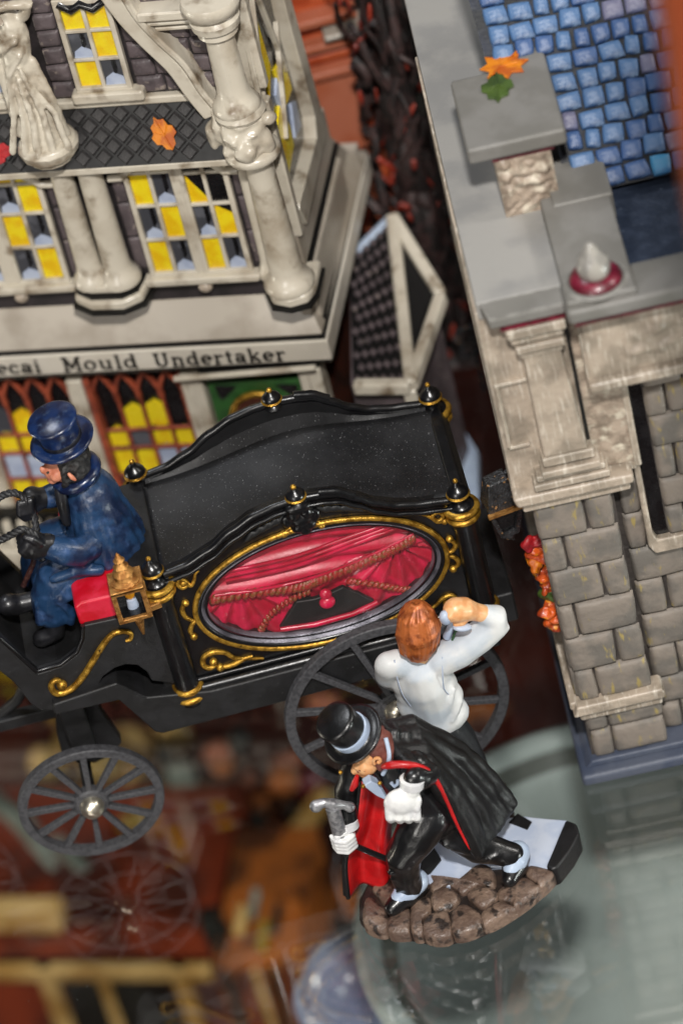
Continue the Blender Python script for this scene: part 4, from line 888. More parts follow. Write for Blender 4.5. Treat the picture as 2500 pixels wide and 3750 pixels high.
for d0, z0, z1 in ((.15,12.8,16.2),(.0,9.0,12.6)): MB().box(8.5,8.95,d0,d0+.26,z0,z1).build('side_post', 'porcelain', lb, bevel=.05)
side_poly([(-.2,6.66),(5.9,6.5),(3.95,8.75),(-.0,9.0)], 8.55, 8.8, 'side_skirt', 'porcelain_ledge', .04)
# leaves on the slate band
def on_band(s, v): p = Matrix.Rotation(R(-18), 3, 'Z') @ Vector(band(s, v)); return (p.x-7.84, p.y+1.37, p.z+.1)
leaf('fallen_leaf', leafp, 'leaf_orange', on_band(6.68,.42), tuple((Matrix.Rotation(R(-18),3,'Z') @ Matrix.Rotation(R(63),3,'X') @ Matrix.Rotation(R(25),3,'Z')).to_euler()), 'orange leaf lying on the diamond slates of the shop', .8)
leaf('fallen_leaf', leafp, 'leaf_red', on_band(3.1,.28), tuple((Matrix.Rotation(R(-18),3,'Z') @ Matrix.Rotation(R(63),3,'X') @ Matrix.Rotation(R(-70),3,'Z')).to_euler()), 'red leaf lying on the diamond slates beside the statue', .7)
# ================================================================= annex with hipped slate roof
an = thing('annex', 'low annex with a dark slate hipped roof edged in cream beside the undertaker shop', 'annex')
A_, B_, C_, D_ = (2.79,3.2,5.4), (3.35,.6,4.9), (2.15,-1.9,4.7), (.95,-1.42,4.7); E2 = (1.6,2.6,5.0)
MB().add([E2,D_,C_,A_], [(0,1,2,3)]).add([A_,C_,B_], [(0,1,2)]).build('slate_hip', 'lattice_bed', an)
b = MB()
for i in range(6):
    for j in range(11):
        u, v = (i+.5+(.5 if j % 2 else 0))/6.5, (j+.5)/11
        p = (Vector(D_)*(1-u)+Vector(C_)*u)*(1-v)+(Vector(E2)*(1-u)+Vector(A_)*u)*v
        b.ball((p.x, p.y, p.z+.02), (.1,.17,.06), None, 4, 3)
b.build('slate_tile', 'brick_grey', an)
for p, q in ((A_,C_),(A_,B_),(B_,C_),(C_,D_)): MB().rod(p, q, .34, .3).build('ridge_board', 'porcelain', an, bevel=.09)
MB().rod(E2, A_, .22).build('ridge_board', 'pale_blue', an, bevel=.08)
MB().add([(.9,-1.2,0),(2.1,-1.7,0),(3.2,.6,0),(1.6,2.6,0),(.9,-1.2,4.6),(2.1,-1.7,4.6),(3.2,.6,4.8),(1.6,2.6,4.9)], [(3,2,1,0),(4,5,6,7),(0,1,5,4),(1,2,6,5),(2,3,7,6),(3,0,4,7)]).build('annex_wall', 'brick_grey', an)
MB().box(1.95,2.25,-1.95,-1.6,0,4.6).build('corner_post', 'porcelain', an, bevel=.05)
MB().zprism([(.7,-1.6),(1.8,-2.3),(2.6,-2.1),(3.1,-1.0),(3.4,.5),(3.1,2),(.8,2)], 0, .35).build('annex_base', 'pale_blue', an, bevel=.1)
# ================================================================= orange house and dark tree behind
oh = thing('orange_house', 'terracotta orange house with a pink wall panel and stepped ledges behind the shop', 'house')
MB().box(-.5,3.1,6,14,0,12).build('wall', 'orange_brick', oh, bevel=.05)
MB().box(1.6,2.85,5.86,6.1,3.9,7.6).build('pink_panel', 'pink_plaster', oh, bevel=.05)
MB().box(1.4,3.2,5.7,6.1,3.2,3.5).build('window_ledge', 'pink_plaster', oh, bevel=.05)
for z, d in ((7.75,.35),(8.15,.2),(8.55,.4),(9.3,.5)): MB().box(-.5,3.15,6-d,6.1,z,z+.22).build('ledge', 'pink_plaster' if d > .3 else 'orange_brick', oh, bevel=.06)
MB().box(2.3,3.3,5.3,6.1,9.0,9.12).build('sill', 'porcelain_ledge', oh, bevel=.04)
MB().tube(smooth_path([(1.7,5.6,4.2),(2.1,5.2,3.4),(2.7,5.1,3.0),(3.4,5.3,3.6)], 5), .16, 8).build('iron_pipe', 'lantern_iron', oh, smooth=True)
MB().box(-.5,3.0,4.2,6,0,.7).build('door_step', 'orange_brick', oh, bevel=.06)
tr = thing('bare_tree', 'dark bare tree with twisting twigs and red leaves between the two buildings', 'tree')
b = MB(); g = random.Random(5)
for k in range(5):
    x = 3.2+g.uniform(-.1,.9); b.tube(smooth_path([(x+g.uniform(-.15,.15)+.02*i, 4.2+g.uniform(-.5,.8), .0+1.6*i) for i in range(8)], 4), [.3*(1-i/32)+.07 for i in range(29)], 8)
b.build('trunk', 'twig_dark', tr, smooth=True)
b = MB()
for k in range(240):
    x = g.uniform(2.7,4.6); y = g.uniform(3.4,5.6); z = g.uniform(0,12); dx = g.uniform(-.5,.5); dz = g.uniform(.5,1.6)
    b.tube(smooth_path([(x,y,z),(x+dx*.5+g.uniform(-.2,.2),y-.1,z+dz*.5),(x+dx,y+g.uniform(-.3,.3),z+dz)], 2), g.uniform(.05,.13), 5)
b.build('crown', 'twig_dark', tr, smooth=True)
b = MB()
for k in range(95): b.ball((g.uniform(2.7,4.4), g.uniform(3.3,4.6), g.uniform(.2,11.5)), (g.uniform(.04,.1), .08, g.uniform(.1,.3)), Matrix.Rotation(g.uniform(-.6,.6), 3, 'Y'), 8, 6)
b.build('red_leaves', 'red_fruit', tr, smooth=True)
bw = thing('brick_house', 'dark brown brick house wall behind the bare tree', 'house')
MB().box(2.8,9,8,14,0,14).build('wall', 'low_dark', bw)
MB().box(-20,2.0,13,15,0,14).build('wall', 'low_dark', bw)
cl = MB().rod((3.5,-2.2,1.5),(3.5,-2.2,3.4),.1).rod((3.2,-2.2,3.4),(3.8,-2.2,3.4),.1).rod((3.2,-2.2,2.6),(3.7,-2.2,2.7),.1).rod((3.2,-2.2,2.6),(3.2,-2.2,3.4),.1).build('iron_bracket', 'lantern_iron', bevel=.02)
tag(cl, 'small dark iron bracket sticking out behind the grey roof edge', 'bracket'); cl.location = (.32,2.6,.6)
po = MB().box(5.62,9,-25.4,-24.6,20,36).build('terracotta_post', 'post_terracotta', bevel=.1)
po.rotation_euler = (0,0,0); tag(po, 'blurred terracotta orange post very close at the upper right edge', 'post')
# ================================================================= figurines
base = thing('figurine_base', 'cobbled figurine base with white and black paving under the caped man', 'base', (.6,-12.3,0))
OUT = [(-1.66,-12.1),(-1.74,-12.57),(-1.56,-13.0),(-.9,-13.3),(-.5,-13.55),(-.2,-13.7),(.55,-13.72),(.95,-13.62),(1.43,-13.44),(2.0,-13.1),(2.4,-12.8),(2.75,-12.45),(3.02,-12.1),(3.06,-11.8),(2.9,-11.5),(2.5,-11.3),(2.05,-11.05),(1.2,-10.9),(.2,-10.95),(-.7,-11.2),(-1.3,-11.55)]
def off(P, c=(.6,-12.3)): return [(x-c[0], y-c[1]) for x, y in P]
MB().zprism(off(OUT), 0, .36).build('bed', 'cobble_bed', base, bevel=.1, bseg=3)
MB().zprism(off([(-.5,-12.1),(.2,-12.5),(.9,-12.2),(1.9,-12.5),(2.38,-12.86),(2.72,-12.47),(3.0,-12.1),(3.03,-11.82),(2.88,-11.53),(2.48,-11.34),(2.02,-11.1),(1.2,-10.96),(.2,-11.0),(-.5,-11.25)]), .3, .46).build('paving', 'tile_white', base, bevel=.04)
MB().zprism(off([(2.2,-12.72),(2.45,-12.3),(2.68,-11.9),(2.86,-11.6),(3.05,-11.78),(3.05,-12.1),(2.78,-12.48),(2.42,-12.84),(2.3,-12.86)]), .02, .56).build('black_paving', 'tile_black', base, bevel=.08, bseg=3)
MB().zprism(off([(-.55,-12.15),(-.1,-12.05),(.2,-11.75),(.1,-11.3),(-.5,-11.2),(-.9,-11.6)]), .3, .47).build('black_paving', 'tile_black', base, bevel=.03)
MB().zprism(off([(1.7,-11.2),(2.05,-11.55),(2.2,-11.35),(1.95,-11.0)]), .3, .475).build('black_paving', 'tile_black', base, bevel=.03)
STONES = [[(-1.61,-12.46),(-1.45,-12.2),(-1.2,-12.6),(-1.16,-12.9),(-1.26,-13.2),(-1.5,-13.1),(-1.67,-12.85)],[(-1.13,-12.86),(-.71,-12.78),(-.79,-13.35),(-.89,-13.42),(-1.22,-13.26)],[(-.61,-12.62),(-.26,-12.63),(-.29,-13.02),(-.51,-13.22),(-.56,-13.55),(-.77,-13.4)],[(-.19,-12.58),(.18,-12.52),(.35,-12.87),(.06,-13.1),(-.23,-12.99)],[(-.5,-13.26),(-.25,-13.08),(.03,-13.15),(.0,-13.74),(-.28,-13.78),(-.54,-13.58)],[(.1,-13.2),(.38,-13.06),(.65,-13.39),(.6,-13.76),(.06,-13.78)],[(.7,-13.41),(1.07,-13.26),(1.31,-13.42),(1.35,-13.55),(.7,-13.76)],[(.5,-12.82),(.76,-12.73),(1.1,-12.94),(1.06,-13.16),(.72,-13.28)],[(1.18,-12.88),(1.69,-12.77),(1.93,-13.05),(1.95,-13.2),(1.4,-13.52),(1.34,-13.35),(1.11,-13.18)],[(1.87,-12.51),(2.2,-12.69),(2.32,-12.9),(1.99,-13.18),(1.92,-13.0),(1.77,-12.75)],[(-1.3,-11.95),(-.85,-11.8),(-.4,-12.0),(-.3,-12.35),(-.66,-12.6),(-1.07,-12.65),(-1.28,-12.2)],[(-.15,-12.05),(.3,-12.4),(.9,-12.1),(1.15,-12.36),(1.08,-12.8),(.77,-12.66),(.43,-12.78),(.2,-12.47),(-.15,-12.48)]]
for si, P in enumerate(STONES):
    cx = sum(p[0] for p in P)/len(P); cy = sum(p[1] for p in P)/len(P)
    Q = [(p.x, p.y) for p in smooth_path([(x, y, 0) for x, y in P], 4, closed=True)]; n = len(Q); vs = []
    Q = [(cx+(x-cx)*1.02, cy+(y-cy)*1.02) for x, y in Q]
    for sc, z in ((1, .16), (1, .36), (.97, .43), (.9, .47), (.65, .5), (.3, .51)):
        for x, y in Q: X, Y = cx+(x-cx)*sc, cy+(y-cy)*sc; vs.append((X-.6, Y+12.3, z+(.04*noise.noise(Vector((X*3, Y*3, si))) if z > .4 else 0)))
    vs.append((cx-.6, cy+12.3, .515)); k = 6
    fs = [(r_*n+i, r_*n+(i+1)%n, (r_+1)*n+(i+1)%n, (r_+1)*n+i) for r_ in range(k-1) for i in range(n)]+[((k-1)*n+i, (k-1)*n+(i+1)%n, k*n) for i in range(n)]
    MB().add(vs, fs).build('cobblestone', 'cobble', base, smooth=True)
# ---------------------------------------------------------------- gentleman in cape
gm = thing('person', 'stooping man figurine in top hat, red-lined black cape and white gloves holding a cane', 'person')
b = MB().limb([(.35,-12.2,2.35,.52),(.15,-12.2,3.0,.5),(-.15,-12.15,3.6,.52),(-.35,-12.1,4.1,.42),(-.45,-12.1,4.4,.25)])
b.limb([(.1,-12.4,2.45,.5),(-.25,-12.55,2.1,.44),(-.55,-12.6,1.75,.38),(-.6,-12.55,1.2,.33),(-.6,-12.5,.82,.31)])
b.limb([(.4,-12.1,2.1,.46),(.7,-12.2,1.55,.42),(.98,-12.3,1.15,.36),(1.35,-12.4,.98,.3),(1.6,-12.5,.86,.26)])
for a_, c_ in (((-.9,-12.8,1.6),(-.25,-12.85,1.75)), ((-.9,-12.75,1.35),(-.35,-12.82,1.5)), ((-.85,-12.78,1.0),(-.35,-12.75,1.2)), ((.3,-12.55,1.75),(.75,-12.6,1.35)), ((1.0,-12.6,1.0),(1.3,-12.65,1.12))):
    b.limb([(*a_,.05), ((a_[0]+c_[0])/2,(a_[1]+c_[1])/2-.03,(a_[2]+c_[2])/2+.06,.075), (*c_,.05)])
b.limb([(.12,-12.5,4.1,.32),(.34,-12.72,3.95,.3),(.2,-12.9,4.1,.25),(.06,-12.98,4.26,.22)])
b.limb([(-.75,-11.75,4.1,.34),(-1.05,-11.7,3.6,.3),(-1.3,-11.75,3.15,.27),(-1.42,-11.95,2.75,.22),(-1.44,-12.05,2.6,.2)])
b.sculpt('suit', 'coat_black', gm, .04, 3, amp=.04, freq=2.5)
# spats and shoes
for (hx, hy), (tx, ty), z in (((-.42,-12.4),(-1.02,-12.8),.55), ((1.72,-12.35),(1.42,-12.85),.55)):
    MB().limb([(hx,hy,z+.05,.24),((hx+tx)/2,(hy+ty)/2,z+.06,.27),(tx,ty,z+.03,.18)]).sculpt('shoe', 'coat_black', gm, .035, 3)
    MB().limb([(hx,hy-.02,z+.22,.26),(hx*.55+tx*.45,hy*.55+ty*.45-.02,z+.2,.27),(hx*.3+tx*.7,hy*.3+ty*.7,z+.15,.18)]).sculpt('spat', 'pale_blue', gm, .035, 3)
# cape
b = MB(); nS = 9
for i in range(nS):
    t_ = i/(nS-1); fo = .07*math.sin(i*2.4)
    S = Vector((.02,-12.62,4.3))*(1-t_)+Vector((-.42,-11.7,4.55))*t_
    A2 = Vector((.38,-12.62,4.0))*(1-t_)+Vector((.25,-11.6,4.35))*t_
    B2 = Vector((.62,-12.55,3.0))*(1-t_)+Vector((1.05,-11.5,3.2))*t_
    C2 = Vector((.8,-12.55,2.1))*(1-t_)+Vector((1.5,-11.5,2.2))*t_
    D2 = Vector((.95,-12.62,1.3))*(1-t_)+Vector((1.88,-11.6,1.42))*t_
    b.limb([(*S,.17),(*(A2+Vector((0,0,fo))),.2),(*(B2+Vector((fo,0,fo))),.2),(*(C2+Vector((fo,0,fo*.5))),.19),(*D2,.12)])
for x, z in ((-.25,4.72),(-.05,4.62),(.15,4.5),(.36,4.34)): b.limb([(x-.12,-12.3,z-.28,.06),(x,-12.0,z+.02,.09),(x-.1,-11.6,z-.05,.07)])
b.sculpt('cape', 'cloak_black', gm, .04, 3, amp=.03, freq=3)
MB().tube(smooth_path([(-.5,-12.58,4.36),(-.3,-12.72,4.5),(-.02,-12.8,4.48),(.22,-12.84,4.36),(.4,-12.84,4.12),(.5,-12.78,3.7),(.58,-12.74,3.1),(.66,-12.74,2.4),(.78,-12.72,1.6)], 5), [.03,.05,.065,.075,.08,.085,.08,.08,.08,.08,.08,.08,.075,.075,.07,.07,.07,.065,.065,.06,.06,.06,.055,.055,.05,.05,.05,.045,.045,.045,.04,.04,.04,.04,.035,.035,.03,.03,.03,.02,.01][:41], 8).build('cape_edging', 'red_cloth', gm, smooth=True)
b = MB()
def lining(u, v):
    L_ = smooth_path([(-1.0,0,3.5),(-1.35,0,2.3),(-1.7,0,1.5),(-1.86,0,.45)], 8); R_ = smooth_path([(-.3,0,3.4),(-.55,0,2.3),(-.72,0,1.4),(-.72,0,.62)], 8)
    i = v*(len(L_)-1); k = min(int(i), len(L_)-2); f = i-k; a_ = L_[k].lerp(L_[k+1], f); c_ = R_[k].lerp(R_[k+1], f); p = a_.lerp(c_, u)
    return (p.x, -11.9-.13*math.sin(u*9+v*2)*(.3+v)+.1*u-.05, p.z-.12*v*math.sin(u*3.2))
b.grid(lining, 26, 26); o = b.build('cape_lining', 'red_cloth', gm, smooth=True); s_ = o.modifiers.new('t', 'SOLIDIFY'); s_.thickness = .05; s_.offset = 0
b = MB(); b.grid(lambda u, v: (lambda p: (p[0]-.05*(1-u)*(.4+v), p[1]+.08, p[2]+.0))(lining(u, v)), 26, 26); o = b.build('cape', 'cloak_black', gm, smooth=True); s_ = o.modifiers.new('t', 'SOLIDIFY'); s_.thickness = .07; s_.offset = 0
MB().tube([lining(0, v/20) for v in range(21)], .05, 8).build('cape_hem', 'cloak_black', gm, smooth=True)
# head
b = MB().ball((-.62,-12.12,4.42), (.37,.36,.44), rot_to((-.3,0,1))).ball((-.84,-12.18,4.16), (.22,.24,.22)).ball((-1.03,-12.22,4.12), (.085,.08,.12), rot_to((.5,0,1))).ball((-.86,-12.2,3.98), (.13,.15,.1)).ball((-.97,-12.28,4.28), (.09,.1,.07)).limb([(-.45,-12.1,4.3,.22),(-.35,-12.1,4.05,.24)]).ball((-.78,-12.36,4.24), (.2,.14,.2)).ball((-.96,-12.22,4.02), (.05,.08,.035))
b.sculpt('head', 'skin', gm, .028, 2)
MB().ball((-.97,-12.37,4.2), (.03,.03,.022)).build('eye', 'hair_brown', gm, smooth=True)
MB().limb([(-.98,-12.3,4.28,.02),(-.93,-12.42,4.27,.025),(-.84,-12.47,4.27,.02)]).build('eyebrow', 'hair_brown', gm, smooth=True)
b = MB().ball((-.5,-12.08,4.52), (.38,.41,.42)).ball((-.42,-12.2,4.42), (.3,.33,.34)).limb([(-.55,-12.4,4.5,.12),(-.52,-12.44,4.25,.1)])
b.sculpt('hair', 'hair_brown', gm, .035, 2, amp=.02, freq=9)
b = MB().tube([(-.56+.07*math.cos(a_), -12.54, 4.52+.09*math.sin(a_)) for a_ in [i*.6-.4 for i in range(8)]], .035, 6).ball((-.53,-12.53,4.47), (.05,.04,.05)); b.build('ear', 'skin', gm, smooth=True)
MB().tube(smooth_path([(-.28,-12.3,4.85),(-.3,-12.5,4.55),(-.42,-12.52,4.25),(-.52,-12.5,4.08)], 4), .045, 8).build('collar', 'pale_blue', gm, smooth=True)
# hat
hat = bpy.data.objects.new('top_hat', MB().lathe([(.36,-.02),(.44,.0),(.64,.05),(.66,.11),(.6,.12),(.42,.09),(.4,.16),(.395,.36),(.41,.6),(.43,.72),(.42,.77),(.35,.8),(0,.81)], (0,0,0), 40).mesh('top_hat')); COL.objects.link(hat)
hat.data.materials.append(M['coat_black']); [setattr(p, 'use_smooth', True) for p in hat.data.polygons]; hat.parent = gm
hat.location = (-.85,-11.98,4.78); hat.rotation_euler = rot_to((-.42,-.16,.9)).to_euler()
bd = MB().lathe([(.395,.12),(.425,.13),(.425,.28),(.395,.29)], (0,0,0), 40).build('hat_band', 'pale_blue', hat, smooth=True, angle=30)
# shirt, lapels, studs
MB().prism([(-.95,4.12),(-.78,4.2),(-.66,4.06),(-.62,3.92),(-.55,3.52),(-.75,3.75)], -12.72, -12.5).build('shirt_front', 'pale_blue', gm, bevel=.03)
MB().ball((-.95,-12.7,4.1), .05).ball((-.62,-12.75,4.12), .045).build('collar_stud', 'gold_paint', gm, smooth=True)
MB().tube([(-1.02,-12.3,4.02),(-1.1,-12.32,3.84),(-1.2,-12.3,3.68)], [.04,.08,.05], 8).build('lapel', 'red_cloth', gm, smooth=True)
MB().tube([(-.4,-12.82,4.12),(-.36,-12.84,4.02),(-.28,-12.84,4.06),(-.26,-12.82,4.14)], .04, 6).build('pocket_square', 'pale_blue', gm, smooth=True)
MB().ball((-1.32,-12.1,4.03), .045).build('brooch', 'gold_paint', gm, smooth=True)
# gloved hands
MB().lathe([(.17,-.1),(.24,-.09),(.25,.08),(.17,.1)], (0,0,0), 20).build('cuff', 'glove_white', gm, smooth=True).matrix_local = Matrix.Translation((.0,-13.03,4.2)) @ rot_to((.25,.1,1)).to_4x4()
b = MB().ball((-.3,-13.12,3.84), (.36,.19,.34), rot_to((.35,0,1))).ball((-.08,-13.08,4.05), (.22,.17,.2))
for k in range(4):
    x = -.62+.17*k; z = 3.68-.06*k
    b.limb([(x+.06,-13.14,z+.1,.1),(x+.02,-13.2,z-.12,.095),(x+.03,-13.12,z-.27-.02*(k in (1,2)),.085),(x+.07,-13.0,z-.2,.06)])
b.limb([(-.02,-13.05,4.0,.1),(.02,-13.15,3.8,.09),(-.04,-13.2,3.62,.075)])
b.sculpt('gloved_hand', 'glove_white', gm, .028, 1)
MB().lathe([(.15,-.09),(.21,-.08),(.22,.07),(.15,.09)], (0,0,0), 20).build('cuff', 'glove_white', gm, smooth=True).matrix_local = Matrix.Translation((-1.45,-12.12,2.56)) @ rot_to((-.1,.25,1)).to_4x4()
b = MB().ball((-1.55,-12.2,2.34), (.2,.2,.2))
for k in range(4):
    z = 2.42-.1*k; b.limb([(-1.42,-12.32,z,.06),(-1.6,-12.42,z-.02,.062),(-1.78,-12.36,z+.01,.06),(-1.84,-12.22,z+.03,.05)])
b.limb([(-1.45,-12.2,2.45,.08),(-1.62,-12.32,2.56,.07),(-1.74,-12.34,2.52,.06)])
b.sculpt('gloved_hand', 'glove_white', gm, .024, 1)
cn = MB().tube([(-1.66,-12.22,3.26),(-1.66,-12.24,2.36)], .15, 16).build('cane', 'silver_paint', gm, smooth=True)
b = MB().limb([(-1.95,-12.2,3.4,.12),(-1.8,-12.2,3.42,.1),(-1.62,-12.2,3.3,.13),(-1.42,-12.2,3.2,.09),(-1.33,-12.2,3.12,.12)]); b.ball((-1.97,-12.2,3.38), (.14,.13,.14)).sculpt('cane_handle', 'silver_paint', cn, .03, 2)
MB().tube([(-1.6,-12.25,2.2),(-1.42,-12.22,2.0),(-.95,-12.2,1.45),(-.5,-12.2,1.05)], .065, 8).build('cane_shaft', 'coat_black', cn, smooth=True)
rebase(gm, (.4, -12.3, .46))
# ---------------------------------------------------------------- waiter
wt = thing('person', 'figurine seen from behind, copper hair, pale shirt, arm raised, standing by the hearse wheel', 'person')
b = MB().limb([(.78,-10.2,2.9,.48),(.78,-10.2,3.4,.5),(.74,-10.2,4.0,.55),(.72,-10.2,4.5,.46),(.74,-10.2,4.75,.25)])
b.ball((.78,-10.2,3.0), (.74,.5,.44)).ball((.78,-10.2,3.5), (.7,.47,.52)).ball((.72,-10.2,4.2), (.66,.42,.55)).ball((.76,-10.2,3.85), (.66,.43,.6)).ball((.3,-10.2,4.7), (.34,.32,.3)).ball((1.15,-10.2,4.6), (.36,.34,.3))
b.limb([(.14,-10.2,4.72,.3),(.08,-10.1,4.35,.27),(.2,-9.75,3.8,.23),(.35,-9.4,3.5,.2)])
b.limb([(1.2,-10.25,4.58,.36),(1.6,-10.3,4.72,.35),(2.05,-10.3,4.96,.34),(2.4,-10.3,5.2,.32),(2.43,-10.3,5.38,.28),(2.25,-10.32,5.52,.22)])
for a_, c_ in (((1.3,-10.5,3.9),(1.0,-10.6,3.4)), ((1.38,-10.45,3.5),(1.1,-10.62,3.15)), ((.3,-10.55,3.15),(.7,-10.66,3.08)), ((1.0,-10.62,2.95),(1.35,-10.45,3.1))):
    b.limb([(*a_,.05),((a_[0]+c_[0])/2,(a_[1]+c_[1])/2-.02,(a_[2]+c_[2])/2,.07),(*c_,.05)])
b.ball((2.62,-10.4,5.1), (.07,.07,.07))
b.sculpt('shirt', 'shirt_white', wt, .036, 14, amp=.015, freq=3)
for P in ([(.28,-10.36,4.98),(.24,-10.5,4.6),(.26,-10.57,4.2),(.36,-10.56,3.8)], [(1.22,-10.5,4.86),(1.14,-10.62,4.5),(1.1,-10.6,4.1),(1.16,-10.55,3.85)]):
    MB().tube(smooth_path(P, 5), .014, 6).build('waistcoat_seam', 'grey_trim', wt, smooth=True)
MB().ball((.66,-10.68,3.12), .035).build('button', 'ink', wt, smooth=True)
b = MB().limb([(.85,-10.2,2.75,.5),(1.1,-10.2,2.2,.42),(1.28,-10.25,1.4,.34),(1.32,-10.25,.5,.28)]).limb([(.6,-10.2,2.75,.48),(.45,-10.2,2.0,.4),(.4,-10.2,1.2,.32),(.4,-10.2,.5,.27)]); b.sculpt('trousers', 'leg_black', wt, .05, 3)
for x in (.4, 1.32): MB().limb([(x,-10.1,.25,.2),(x,-10.5,.2,.2)]).sculpt('shoe', 'coat_black', wt, .05, 2)
MB().zprism([(-.2,-10.8),(1.9,-10.7),(1.9,-9.7),(-.1,-9.7)], 0, .14).build('foot_base', 'cobble_bed', wt, bevel=.05)
b = MB().ball((.88,-10.15,5.55), (.4,.42,.52)).limb([(.8,-10.2,4.7,.24),(.85,-10.2,5.2,.26)]).ball((1.2,-10.0,5.45), (.14,.2,.2)).ball((1.32,-10.2,5.5), (.06,.09,.12))
b.sculpt('head', 'skin', wt, .035, 2)
b = MB().ball((.9,-10.3,5.7), (.42,.43,.55), rot_to((.12,.2,1))).ball((.82,-10.42,5.35), (.36,.3,.36)).ball((.78,-10.42,5.12), (.28,.24,.2))
for k in range(19):
    a_ = -1.5+3.0*k/18; dx = math.sin(a_); dy = -math.cos(a_); q = .03*math.sin(k*2.3)
    b.limb([(.98+.1*dx,-10.28+.1*dy,6.25,.04),(.92+.33*dx,-10.3+.32*dy,6.02+q,.05),(.88+.43*dx,-10.34+.43*dy,5.62,.045),(.82+.37*dx+q,-10.38+.34*dy,5.26,.04),(.79+.24*dx,-10.4+.24*dy,5.0+abs(q),.025)])
b.sculpt('hair', 'hair_copper', wt, .022, 0)
b = MB().limb([(2.3,-10.32,5.5,.18),(2.05,-10.36,5.72,.19),(1.88,-10.42,5.9,.25),(1.7,-10.48,6.0,.26)])
for k in range(4): b.limb([(1.72+.03*k,-10.6+.09*k,6.1-.07*k,.09),(1.56+.02*k,-10.66+.1*k,6.04-.09*k,.085),(1.5+.03*k,-10.58+.1*k,5.88-.08*k,.075)])
b.limb([(1.9,-10.5,5.8,.1),(1.76,-10.56,5.7,.085),(1.64,-10.55,5.68,.07)])
b.sculpt('raised_hand', 'skin', wt, .028, 1)
MB().ball((1.46,-10.6,5.98), (.12,.13,.17)).ball((1.74,-10.58,5.6), (.2,.12,.07), rot_to((.3,0,1))).build('white_cloth', 'grey_trim', wt, smooth=True)
MB().limb([(1.42,-10.2,5.1,.09),(1.55,-10.25,5.4,.07),(1.62,-10.3,5.62,.04)]).build('collar_wing', 'pale_blue', wt, smooth=True)
MB().tube([(1.5,-10.3,5.06),(1.63,-10.33,5.35),(1.7,-10.36,5.62)], .028, 6).build('green_edging', 'door_green', wt, smooth=True)
rebase(wt, (.8, -10.2, 0))
# ---------------------------------------------------------------- driver
dv = thing('person', 'coachman figurine in blue top hat and caped coat holding reins on the hearse seat', 'person')
b = MB().ball((-4.78,-6.95,8.1), (.6,.74,.85), rot_to((-.15,0,1))).ball((-4.72,-6.95,7.5), (.68,.84,.62)).ball((-4.85,-6.95,8.6), (.42,.55,.36))
for k in range(15):
    a_ = R(100+18*k); dx, dy = math.cos(a_), math.sin(a_)
    b.limb([(-4.85+.34*dx,-6.95+.42*dy,8.7,.07),(-4.78+.56*dx,-6.95+.7*dy,8.0,.13),(-4.72+.66*dx,-6.95+.82*dy,7.35,.15),(-4.72+.66*dx,-6.95+.82*dy,7.08,.15)])
b.sculpt('cape', 'blue_coat', dv, .042, 3, amp=.035, freq=2.6)
b = MB().ball((-4.75,-6.95,7.1), (.62,.8,.42)).limb([(-4.8,-7.4,6.98,.42),(-5.4,-7.5,7.0,.42),(-5.95,-7.5,6.85,.42),(-6.15,-7.45,6.4,.42),(-6.2,-7.4,5.98,.42)]).limb([(-4.8,-6.5,6.98,.42),(-5.4,-6.4,7.02,.4),(-6.05,-6.35,6.9,.38),(-6.3,-6.35,6.4,.38),(-6.35,-6.35,6.0,.36)])
b.ball((-5.5,-6.9,6.95), (.6,.5,.36)).ball((-6.2,-6.9,6.3), (.3,.5,.5)).limb([(-4.4,-6.9,7.1,.4),(-4.25,-6.9,7.3,.3),(-4.2,-6.95,7.0,.25)])
b.limb([(-5.0,-7.95,7.16,.1),(-5.5,-7.95,7.3,.13),(-5.95,-7.9,7.2,.08)]).limb([(-5.1,-7.95,6.85,.1),(-5.6,-7.98,6.78,.14),(-6.0,-7.85,6.5,.08)]).limb([(-5.95,-7.9,6.6,.08),(-5.8,-7.8,6.1,.12),(-5.9,-7.75,5.8,.08)]).limb([(-6.45,-7.7,6.5,.06),(-6.5,-7.7,6.0,.1)])
b.limb([(-5.05,-7.62,7.62,.34),(-5.3,-7.8,7.62,.32),(-5.6,-7.85,7.82,.3),(-5.86,-7.82,8.02,.26)]).limb([(-5.0,-6.2,8.0,.32),(-5.3,-6.15,7.85,.3),(-5.7,-6.15,7.85,.24)])
b.sculpt('greatcoat', 'blue_coat', dv, .042, 3, amp=.025, freq=2.6)
MB().tube([(-4.93+.42*math.cos(a_), -7.0+.46*math.sin(a_), 9.0+.1*math.cos(a_)) for a_ in [2*math.pi*i/28 for i in range(28)]], .12, 8, closed=True).build('coat_collar', 'blue_hat', dv, smooth=True)
MB().limb([(-5.32,-7.25,8.85,.12),(-5.36,-7.3,8.5,.12),(-5.38,-7.35,8.1,.1)]).build('scarf', 'glove_black', dv, smooth=True)
b = MB().ball((-5.1,-7.05,9.36), (.36,.35,.42)).ball((-5.4,-7.12,9.3), (.13,.2,.22)).ball((-5.53,-7.14,9.4), (.07,.07,.1)).ball((-5.4,-7.14,9.12), (.12,.14,.1)).ball((-5.46,-7.14,9.22), (.04,.1,.03)).ball((-5.3,-7.34,9.3), (.12,.08,.12)).limb([(-5.0,-7.0,9.2,.22),(-4.95,-7.0,8.9,.24)])
b.sculpt('head', 'skin_driver', dv, .028, 2)
MB().ball((-5.44,-7.3,9.43), (.03,.03,.02)).build('eye', 'ink', dv, smooth=True)
b = MB().ball((-4.95,-7.02,9.45), (.42,.44,.4)).ball((-4.92,-7.1,9.25), (.34,.38,.32)).limb([(-5.12,-7.42,9.45,.08),(-5.14,-7.44,9.2,.09),(-5.2,-7.4,9.08,.06)])
b.sculpt('hair', 'hair_black', dv, .032, 1, amp=.03, freq=10)
